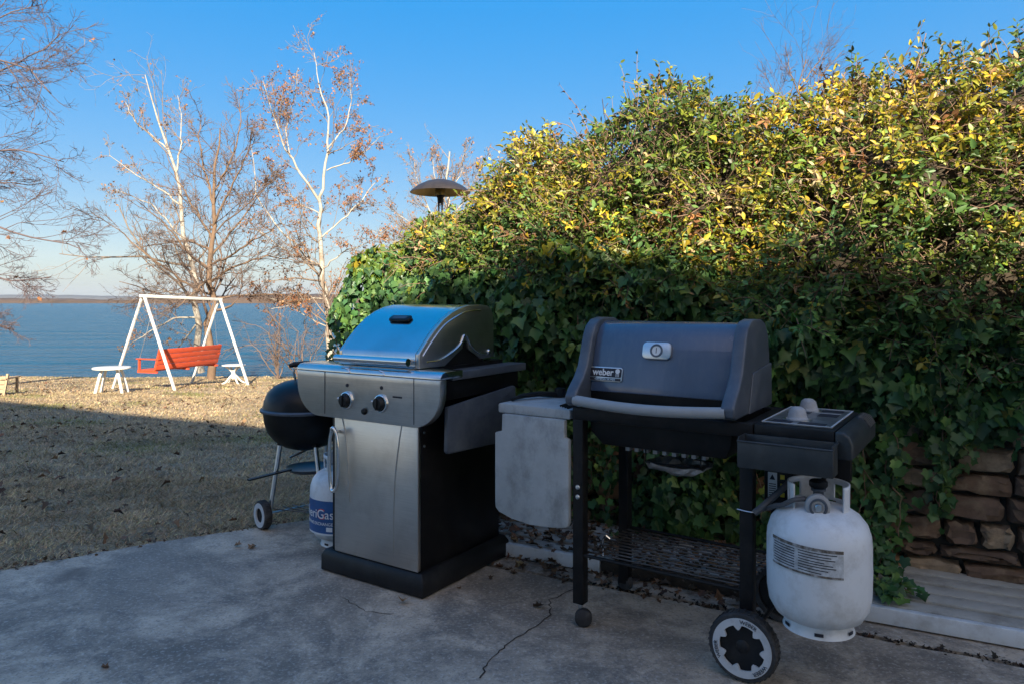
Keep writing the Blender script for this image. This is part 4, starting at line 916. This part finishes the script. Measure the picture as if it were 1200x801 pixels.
# slim white sycamore just behind it
Y = 24.0
skel = [sk([(236, 436), (233, 400), (229, 350), (222, 290), (212, 230), (200, 180), (185, 130), (170, 88)], Y, .12, .012)]
for pts, dy in (([(222, 290), (200, 262), (178, 240), (135, 222)], .6), ([(215, 245), (195, 225), (160, 205), (128, 182)], -.6), ([(205, 205), (212, 170), (212, 140), (208, 112)], .5), ([(200, 180), (180, 160), (160, 145), (147, 120)], .6), ([(228, 345), (205, 345), (180, 335), (150, 345)], .8), ([(230, 372), (205, 372), (180, 385), (150, 405)], -.8), ([(230, 380), (215, 400), (195, 420)], .5)):
    skel.append(sk(pts, Y, .034, .008, dy))
make_tree('sycamore_tree', 'slim leaning white trunked sycamore behind the bare brown tree', skel, MT['barkw'], MT['twigw'],
          [(12, (25, 65), .32, (0, 0, .08), .2, .5, .009, .2), (7, (25, 60), .5, (0, 0, .05), .22, .6, .006, .2), (3, (25, 60), .5, (0, 0, .05), .22, .6, .005, .2)], (700, .08, [(.26, .12, .05), (.20, .13, .09)], [2, 1]), seed=5)
# sycamore still holding rusty leaves
Y = 21.0
skel = [sk([(392, 440), (388, 405), (383, 370), (378, 320), (375, 270), (374, 232)], Y, .115, .045)]
for pts, dy, r in (([(374, 232), (384, 190), (385, 150), (374, 100), (368, 62)], .6, .075), ([(374, 235), (352, 205), (335, 175), (322, 140), (308, 95)], -.5, .07), ([(380, 330), (350, 290), (320, 262), (300, 225), (294, 170)], .8, .06), ([(378, 310), (345, 300), (315, 280), (292, 260)], -1.0, .045),
                   ([(375, 280), (400, 258), (425, 235), (448, 205)], .7, .045), ([(378, 315), (405, 295), (430, 285), (455, 268)], -.8, .04), ([(383, 175), (405, 150), (412, 120), (410, 90)], .8, .04), ([(383, 200), (410, 190), (432, 175), (445, 160)], -.6, .035), ([(340, 185), (335, 150), (345, 115), (350, 80)], .5, .03), ([(380, 350), (350, 350), (325, 352), (300, 345)], .5, .035), ([(386, 385), (362, 372), (340, 358), (318, 362)], -.5, .03), ([(374, 250), (352, 240), (330, 220), (318, 205)], 1.2, .035)):
    skel.append(sk(pts, Y, r*.6, .008, dy))
make_tree('sycamore_tree', 'tall forked white sycamore still holding rusty brown leaves', skel, MT['barkw'], MT['twigw'],
          [(12, (25, 70), .38, (0, 0, .06), .2, .42, .009, .12), (7, (25, 65), .5, (0, 0, .04), .22, .6, .0055, .15), (3, (25, 60), .5, (0, 0, .0), .22, .6, .0045, .15)], (6500, .062, [(.24, .105, .045), (.18, .075, .035), (.29, .16, .08), (.15, .095, .07)], [4, 3, 2, 1]), seed=8)
# mauve twigged tree reaching in from the left, trunk outside the view
Y = 13.5
skel = [sk([(-170, 470), (-168, 400), (-160, 250), (-150, 100), (-140, -60)], Y, .20, .10)]
for pts, dy in (([(-160, 240), (-90, 190), (-20, 175), (40, 178), (75, 190)], .5), ([(-158, 200), (-80, 130), (-10, 90), (45, 60), (70, 40)], -.6), ([(-152, 130), (-70, 60), (0, 20), (50, 5)], .8), ([(-162, 300), (-90, 270), (-20, 262), (40, 280), (95, 292)], -.5), ([(-163, 320), (-90, 310), (-20, 320), (30, 330), (60, 325)], .9), ([(-150, 110), (-80, 0), (-20, -40), (30, -50)], 0), ([(-160, 260), (-80, 225), (-10, 215), (50, 215)], 1.4), ([(-166, 380), (-100, 365), (-40, 372), (10, 385)], .3), ([(-155, 170), (-90, 100), (-30, 60), (30, 80), (60, 110)], -1.4)):
    skel.append(sk(pts, Y, .034, .008, dy))
make_tree('bare_tree', 'bare tree of drooping mauve grey twigs beside the wooden lawn seat', skel, MT['twigp'], MT['twigp'],
          [(14, (20, 55), .30, (.02, 0, .02), .18, .45, .007, .35), (9, (20, 55), .5, (.02, 0, .0), .2, .6, .0045, .2), (4, (20, 55), .55, (.0, 0, .0), .22, .7, .0035, .2)], (40, .09, [(.22, .10, .04)], [1]), seed=13)
# pale bare trees beyond the hedge
Y = 30.0
skel = [sk([(522, 420), (522, 330), (521, 270), (524, 220), (527, 178)], Y, .14, .03)]
for pts, dy in (([(521, 275), (500, 240), (488, 210), (484, 185)], .8), ([(522, 265), (545, 235), (560, 205), (566, 190)], -.8), ([(523, 240), (510, 210), (506, 180)], .5), ([(524, 230), (540, 205), (545, 175)], .6), ([(521, 290), (490, 268), (465, 250), (450, 240)], -.5), ([(521, 300), (480, 285), (455, 282), (435, 270)], .5)):
    skel.append(sk(pts, Y, .034, .008, dy))
make_tree('bare_tree', 'pale twiggy bare tree behind the patio heater', skel, MT['barkw'], MT['twigw'],
          [(14, (20, 55), .36, (0, 0, .08), .2, .5, .009, .1), (9, (20, 55), .5, (0, 0, .05), .22, .6, .007, .15), (3, (20, 55), .5, (0, 0, .05), .22, .6, .006, .2)], (600, .10, [(.30, .14, .06), (.22, .13, .09)], [1, 1]), seed=17)
Y = 14.0
skel = [sk([(930, 420), (930, 250), (932, 150), (938, 100), (945, 70)], Y, .04, .008)]
for pts, dy in (([(932, 150), (910, 115), (896, 85)], .5), ([(934, 130), (958, 95), (985, 62)], -.4), ([(936, 110), (926, 85), (922, 62)], .3), ([(938, 100), (960, 72), (968, 55)], .3)):
    skel.append(sk(pts, Y, .014, .005, dy))
make_tree('bare_tree', 'thin twiggy bare treetop showing over the climbing shrub', skel, MT['barkb'], MT['twigp'],
          [(14, (20, 55), .40, (0, 0, .05), .2, .5, .004, .3), (9, (20, 55), .5, (0, 0, .05), .22, .6, .003, .2)], seed=19)
# bare brush along the bank
for k, (px, py, Y, hgt, sd_) in enumerate(((326, 446, 20.5, 1.2, 31), (352, 446, 20.8, 1.9, 32), (410, 446, 20.4, 1.7, 33))):
    b = ray(px, py, Y); b.z = float(zt(b.x, b.y))-.02; g_ = np.random.default_rng(sd_); skel = []
    for j in range(9):
        d_ = np.array([g_.normal()*.45, g_.normal()*.35, 1.0]); p0 = np.array(b); skel.append(([p0, p0+d_*hgt*.4, p0+d_*hgt*.75+g_.normal(size=3)*.15, p0+d_*hgt*g_.uniform(.8, 1.1)+g_.normal(size=3)*.3], .018, .006))
    make_tree('bare_shrub', ('bare pale twiggy shrub on the bank between swing and sycamore', 'taller bare twiggy shrub on the bank next to the rusty sycamore', 'bare twiggy shrub on the bank at the hedge end')[k], skel, MT['twigb'], MT['twigb'],
              [(6, (20, 60), .4, (0, 0, .03), .22, .6, .006, .2), (4, (20, 60), .5, (0, 0, .0), .25, .7, .005, .2)], seed=sd_, cat='shrub')

# ---------------------------------------------------------------- lawn swing
def gz(x, y): return float(zt(x, y))
A1 = Vector((-7.93, 15.6)); A2 = Vector((-7.18, 17.8)); bd_ = (A2-A1).normalized(); pd = Vector((bd_.y, -bd_.x)); mid_ = (A1+A2)/2
sroot = empty('lawn_swing', (mid_.x, mid_.y, gz(mid_.x, mid_.y)), math.degrees(math.atan2(bd_.y, bd_.x)), 'white wooden A shaped swing frame on the sunny lawn', 'swing')
HL = (A2-A1).length/2; zb0 = gz(mid_.x, mid_.y)
def loc(sx, sy, up): # local point whose height is above the lawn under it
    w = Vector((mid_.x, mid_.y))+bd_*sx-pd*sy; return Vector((sx, sy, gz(w.x, w.y)-zb0+up))
z1 = 1.26-zb0; z2 = 1.185-zb0
for sx, zt1 in ((-HL, z1), (HL, z2)):
    for sy in (-.86, .86):
        ft_ = loc(sx, sy, -.03); MB().bar(ft_, (sx, sy*.03, zt1), .048, .048, (1, 0, 0)).build('leg', MT['wpaint'], sroot, .006)
MB().bar((-HL-.08, 0, z1+.005), (HL+.08, 0, z2+.005), .065, .065).build('beam', MT['wpaint'], sroot, .006)
# bench hangs from the beam, facing the lake
seat_z = (z1+z2)/2-1.58+zb0
bw = 1.92; bc = Vector((mid_.x, mid_.y))+bd_*.05
br = empty('swing_bench', (bc.x, bc.y, seat_z), math.degrees(math.atan2(bd_.y, bd_.x)), 'red slatted wooden bench hanging in the white swing frame', 'bench')
for k in range(5): MB().box(-bw/2, bw/2, -.05+k*.098, .038+k*.098, -.012, .012).build('seat_slat', MT['red'], br, .003)
lean = Matrix.Translation((0, -.07, .02)) @ Matrix.Rotation(R(16), 4, 'X')
for k in range(4): MB().box(-bw/2, bw/2, -.012, .012, .0+k*.118, .108+k*.118, lean).build('back_slat', MT['red'], br, .003)
for x in (-bw/2+.03, 0, bw/2-.03):
    MB().box(x-.022, x+.022, -.10, .44, -.055, -.014).build('seat_rail', MT['red'], br); MB().box(x-.02, x+.02, .013, .048, -.02, .46, lean).build('back_post', MT['red'], br)
for x in (-bw/2+.03, bw/2-.03):
    MB().box(x-.045, x+.045, -.16, .46, .235, .26).build('arm', MT['red'], br, .004); MB().box(x-.02, x+.02, .38, .42, -.01, .234).build('arm_post', MT['red'], br)
for x in (-bw/2+.06, bw/2-.06):
    for yy in (-.13, .42):
        MB().tube([(x, yy, .26 if yy > 0 else .3), (x*1.0, .0, 1.50)], .006, 5).build('chain', MT['alu'], br)
# tables
tbp = Vector((-7.95, 14.4, 0)); tbp.z = gz(tbp.x, tbp.y)
tb = empty('side_table', tbp, 10, 'round white side table beside the near leg of the swing', 'table')
MB().lathe([(0, .475), (.33, .475), (.345, .485), (.345, .505), (.335, .512), (0, .513)], 32).build('table_top', MT['wpaint'], tb)
for sx in (-1, 1):
    for sy in (-1, 1):
        MB().tube([(.13*sx, .10*sy, .474), (.17*sx, .13*sy, .36), (.25*sx, .16*sy, -.01)], .028, 8).build('leg', MT['wpaint'], tb)
tp2 = Vector((-6.95, 18.1, 0)); tp2.z = gz(tp2.x, tp2.y)
tb2 = empty('side_table', tp2, 0, 'small white pedestal table by the far swing leg', 'table')
MB().lathe([(0, .44), (.27, .44), (.285, .45), (.285, .465), (.27, .47), (0, .471)], 28).build('table_top', MT['wpaint'], tb2)
MB().tube([(0, 0, .12), (0, 0, .34)], .05, 10).build('pedestal', MT['wpaint'], tb2)
for k in range(4):
    a = R(45+90*k); c_, s2 = math.cos(a), math.sin(a)
    MB().tube(smooth_pts([(.02*c_, .02*s2, .24), (.10*c_, .10*s2, .16), (.2*c_, .2*s2, .05), (.30*c_, .30*s2, 0)], 4), .022, 8).build('foot', MT['wpaint'], tb2)
    MB().tube(smooth_pts([(.03*c_, .03*s2, .28), (.10*c_, .10*s2, .36), (.2*c_, .2*s2, .438)], 4), .02, 8).build('arm', MT['wpaint'], tb2)
# weathered low seat at the left edge of the view
sp = Vector((-10.05, 13.7, 0)); sp.z = gz(sp.x, sp.y)
cr_ = empty('lawn_chair', sp, 8, 'weathered slatted wooden lawn chair by the mauve twigged tree', 'chair')
for k in range(4): MB().box(-.45, .40, .0, .02, .05+k*.082, .122+k*.082, Matrix.Rotation(R(-14), 4, 'X')).build('back_slat', MT['wood'], cr_, .003)
for x in (-.45, .40): MB().bar((x, .02, -.02), (x+.02, .13, .40), .04, .04, (1, 0, 0)).build('back_post', MT['wood'], cr_)
for k in range(5): MB().box(-.43, .38, .06+k*.1, .15+k*.1, .17, .19).build('seat_slat', MT['wood'], cr_, .003)
for x in (-.43, .38):
    MB().box(x-.02, x+.02, .52, .56, -.03, .3).build('front_leg', MT['wood'], cr_); MB().box(x-.05, x+.05, .05, .6, .3, .322).build('arm', MT['wood'], cr_)

# ---------------------------------------------------------------- patio heater behind the hedge
Yh = 8.2; hp_ = ray(516, 240, Yh); hb_ = empty('patio_heater', (hp_.x, hp_.y, gz(hp_.x, hp_.y)), 0, 'bronze patio heater with wide domed reflector rising behind the hedge', 'patio heater')
zh = CAMH-(226-HOR)/FPX*Yh-hb_.location.z; rr_ = 35.5/FPX*Yh
MB().lathe([(rr_, zh), (rr_*.97, zh+.015), (rr_*.75, zh+.075), (rr_*.45, zh+.125), (rr_*.2, zh+.146), (0, zh+.152)], 40).build('reflector', MT['bronze'], hb_)
MB().lathe([(rr_*.995, zh-.001), (rr_*.74, zh+.068), (rr_*.44, zh+.118), (0, zh+.142)], 40).build('reflector_lining', MT['refl'], hb_)
MB().lathe([(0, zh-.03), (.055, zh-.03), (.06, zh+.06), (.05, zh+.10), (0, zh+.11)], 20).build('emitter_screen', MT['refl'], hb_)
MB().lathe([(0, zh-.12), (.03, zh-.12), (.035, zh-.06), (.055, zh-.03), (0, zh-.029)], 20).build('burner', MT['black_m'], hb_)
for dx in (-.018, .02): MB().tube([(dx, 0, .55), (dx, 0, zh-.11)], .010, 8).build('pole', MT['black_m'], hb_)
MB().lathe([(.23, 0), (.23, .04), (.21, .05), (.2, .62), (.08, .70), (0, .71)], 28).build('tank_housing', MT['bronze'], hb_)

# ---------------------------------------------------------------- dry grass and fallen leaves
def in_patio(x, y):
    ex = np.array([p[0] for p in edge_l]); ey = np.array([p[1] for p in edge_l]); return (y < np.interp(x, ex, ey)) | (x > -.4)
def scatter(n, Y0, Y1):
    y = np.sqrt(rng.uniform(Y0**2, Y1**2, n)); x = y*rng.uniform(-.86, -.02, n); k = ~in_patio(x, y+rng.uniform(-.02, .045, n)); x, y = x[k], y[k]; return x, y
gp_, gc_, gt_, gw_ = [], [], [], []
_gr = rng.random((64, 64))
def vnoise(x, y, sc):
    u, v = x*sc, y*sc; i, j = np.floor(u).astype(int), np.floor(v).astype(int); fu, fv = u-i, v-j; fu = fu*fu*(3-2*fu); fv = fv*fv*(3-2*fv); g_ = lambda a, b: _gr[a % 64, b % 64]
    return (g_(i, j)*(1-fu)+g_(i+1, j)*fu)*(1-fv)+(g_(i, j+1)*(1-fu)+g_(i+1, j+1)*fu)*fv
def gnoise(x, y): return np.sin(x*1.7+np.sin(y*1.3)*1.4)+np.sin(y*2.3-x*.9+1)+np.sin(x*4.1+y*3.3)*.6
for n, Y0, Y1, l0, l1, w in ((90000, 2.2, 5.2, .02, .055, .0017), (90000, 5.2, 9.0, .025, .06, .0026), (80000, 9.0, 14.5, .03, .06, .0042), (60000, 14.5, 22.6, .03, .06, .007)):
    x, y = scatter(n, Y0, Y1); k = len(x); a = rng.uniform(0, 2*np.pi, k); ln = rng.uniform(l0, l1, k)*(.6+.8*vnoise(x+5, y, 6.)); lean = rng.uniform(.75, 1.5, k)
    tipv = np.stack([np.cos(a)*np.sin(lean), np.sin(a)*np.sin(lean), np.cos(lean)], 1)*ln[:, None]
    sd = np.stack([-np.sin(a), np.cos(a), 0*a], 1)*w*rng.uniform(.6, 1.4, k)[:, None]; b = np.stack([x, y, zt(x, y)-.004], 1)
    gn = gnoise(x, y)+rng.normal(size=k)*.7; green = (gn > 1.5) & (y > 6)
    c = palette([(.39, .295, .165), (.45, .34, .19), (.29, .21, .115), (.54, .425, .255), (.19, .13, .075)], [4, 3, 3, 2, 2], k); c = np.where(green[:, None], palette([(.16, .17, .05), (.22, .20, .07)], [1, 1], k), c)
    c = c*np.clip(.35+.55*vnoise(x, y, 9.)+.5*vnoise(x+7, y+3, 3.7)+.35*vnoise(x+1, y+9, 1.1), .4, 1.6)[:, None]
    gp_.append(np.stack([b-sd, b+sd, b+tipv*.6+sd*.7+[0, 0, .002], b+tipv], 1)); gc_.append(np.repeat(c[:, None], 4, 1))
G_ = np.concatenate(gp_); NG = len(G_); F = (np.arange(NG)*4)[:, None]+np.array([[0, 1, 2, 3]])
tag(link('grass', np_mesh('grass', G_.reshape(-1, 3), F, GRASSM, np.concatenate(gc_).reshape(-1, 3))), 'short dry tan grass covering the lawn', 'grass', kind='stuff')
x, y = scatter(5200, 2.4, 19); te = rng.uniform(-3.4, -1.2, 260); x = np.concatenate([x, te]); y = np.concatenate([y, np.interp(te, [p[0] for p in edge_l], [p[1] for p in edge_l])+rng.normal(size=260)*.025+.01]); k = len(x); cc = palette([(.10, .06, .035), (.16, .09, .05), (.07, .045, .03), (.24, .15, .08)], [4, 3, 3, 1], k)
keep = (gnoise(x*.6, y*.6)+rng.normal(size=k)) > .9; keep[-260:] = True; x, y, cc = x[keep], y[keep], cc[keep]; k = len(x)
lit = leaves_mesh('leaf_litter', 'maple', np.stack([x, y, zt(x, y)+rng.uniform(.02, .045, k)], 1), norm(np.stack([rng.normal(size=k), rng.normal(size=k), rng.normal(size=k)*.25], 1)), norm(np.stack([rng.normal(size=k)*.4, rng.normal(size=k)*.4, np.ones(k)], 1)), np.where(np.arange(k) >= k-260, rng.uniform(.012, .03, k), rng.uniform(.03, .075, k)), cc, DRY)
tag(link('leaf_litter', lit), 'dark brown leaves scattered over the lawn', 'leaf litter', kind='stuff')
TVm, TFm = leaf_template('maple'); TVm = TVm.copy(); TVm[:, 2] = np.abs(TVm[:, 0])*.9+.25*(TVm[:, 1]-.4)**2
tan_leaf = np_mesh('fallen_leaf', TVm, TFm, DRY, np.repeat(np.array([(.36, .22, .12)]), len(TVm), 0))
lm_ = [np_mesh('fallen_leaf', TVm, TFm, DRY, np.repeat(np.array([c]), len(TVm), 0)) for c in ((.16, .09, .05), (.11, .065, .038), (.22, .135, .075), (.075, .047, .03))]
def fallen(p, size, label, group=None, rot=None):
    o = link('fallen_leaf', random.choice(lm_)); o.location = p; o.scale = (size,)*3; o.rotation_euler = rot or (random.uniform(-.4, .4), random.uniform(-.4, .4), random.uniform(0, 6.28)); tag(o, label, 'leaf', group)
fallen(ground(470, 705)+Vector((0, 0, .004)), .058, 'curled tan leaf lying against the cabinet grill base corner', None, (R(20), R(-12), R(200)))
col.objects['fallen_leaf'].data = tan_leaf
for k in range(46):
    s0 = random.uniform(.55, 2.0); p = wp(s0, random.uniform(-.72, -.56), .006); fallen(p, random.uniform(.02, .045), 'dry brown leaf on the concrete in front of the low deck', 'leaves blown against the deck')
for k in range(26):
    p = wp(random.uniform(.3, 1.9), random.uniform(-.5, -.12), .064); fallen(p, random.uniform(.03, .06), 'dry brown leaf lying on the low deck boards', 'leaves on the deck boards')
for k, (px, py) in enumerate(((118, 783), (300, 640), (625, 712), (540, 690), (275, 640), (590, 665), (598, 672), (575, 680), (612, 660))):
    fallen(ground(px, py)+Vector((0, 0, .004)), random.uniform(.025, .05), 'small dry leaf scrap on the open patio concrete', 'leaf scraps on the patio')

k = 900; q = W3(rng.uniform(.15, 1.95, k), rng.uniform(-.56, -.06, k), .062+rng.random(k)*.02); e_ = rng.random(k) < .16; q[e_] = W3(rng.uniform(.3, 2.3, k), rng.uniform(-.66, -.54, k), .004+rng.random(k)*.02)[e_]
dl_ = leaves_mesh('deck_litter', 'maple', q, norm(np.stack([rng.normal(size=k), rng.normal(size=k), rng.normal(size=k)*.3], 1)), norm(np.stack([rng.normal(size=k)*.4, rng.normal(size=k)*.4, np.ones(k)], 1)), rng.uniform(.02, .055, k), palette([(.12, .07, .04), (.18, .10, .055), (.07, .045, .03), (.26, .16, .09)], [4, 3, 4, 1], k), DRY)
tag(link('deck_litter', dl_), 'drift of dead brown leaves along the deck under the grills', 'leaf litter', kind='stuff')

# ---------------------------------------------------------------- thin winter haze over the lake
hm = bpy.data.materials.new('thin haze'); hm.use_nodes = True; hn = hm.node_tree.nodes; hn.remove(hn['Principled BSDF'])
pv = hn.new('ShaderNodeVolumePrincipled'); pv.inputs['Color'].default_value = (.82, .88, .95, 1); pv.inputs['Density'].default_value = .00008; pv.inputs['Anisotropy'].default_value = .2
hm.node_tree.links.new(pv.outputs[0], hn['Material Output'].inputs['Volume'])
tag(MB().box(-6050, 6050, -450, 6050, -4.6, 90).build('haze', hm, None, 0, 2, 0), 'thin pale haze over lake and hills', 'haze', kind='stuff')

k = 420; sj = rng.uniform(-1.2, 1.2, k); q = W3(sj, -.672+rng.normal(size=k)*.010, -.006+rng.random(k)*.012)
tag(link('joint_debris', leaves_mesh('joint_debris', 'maple', q, norm(rng.normal(size=(k, 3))*[1, 1, .3]), norm(rng.normal(size=(k, 3))*.4+[0, 0, 1]), rng.uniform(.010, .028, k), palette([(.03, .022, .016), (.06, .04, .025), (.10, .065, .04)], [5, 3, 1], k), DRY)), 'dark grit and leaf crumbs filling the patio joint', 'debris', kind='stuff')
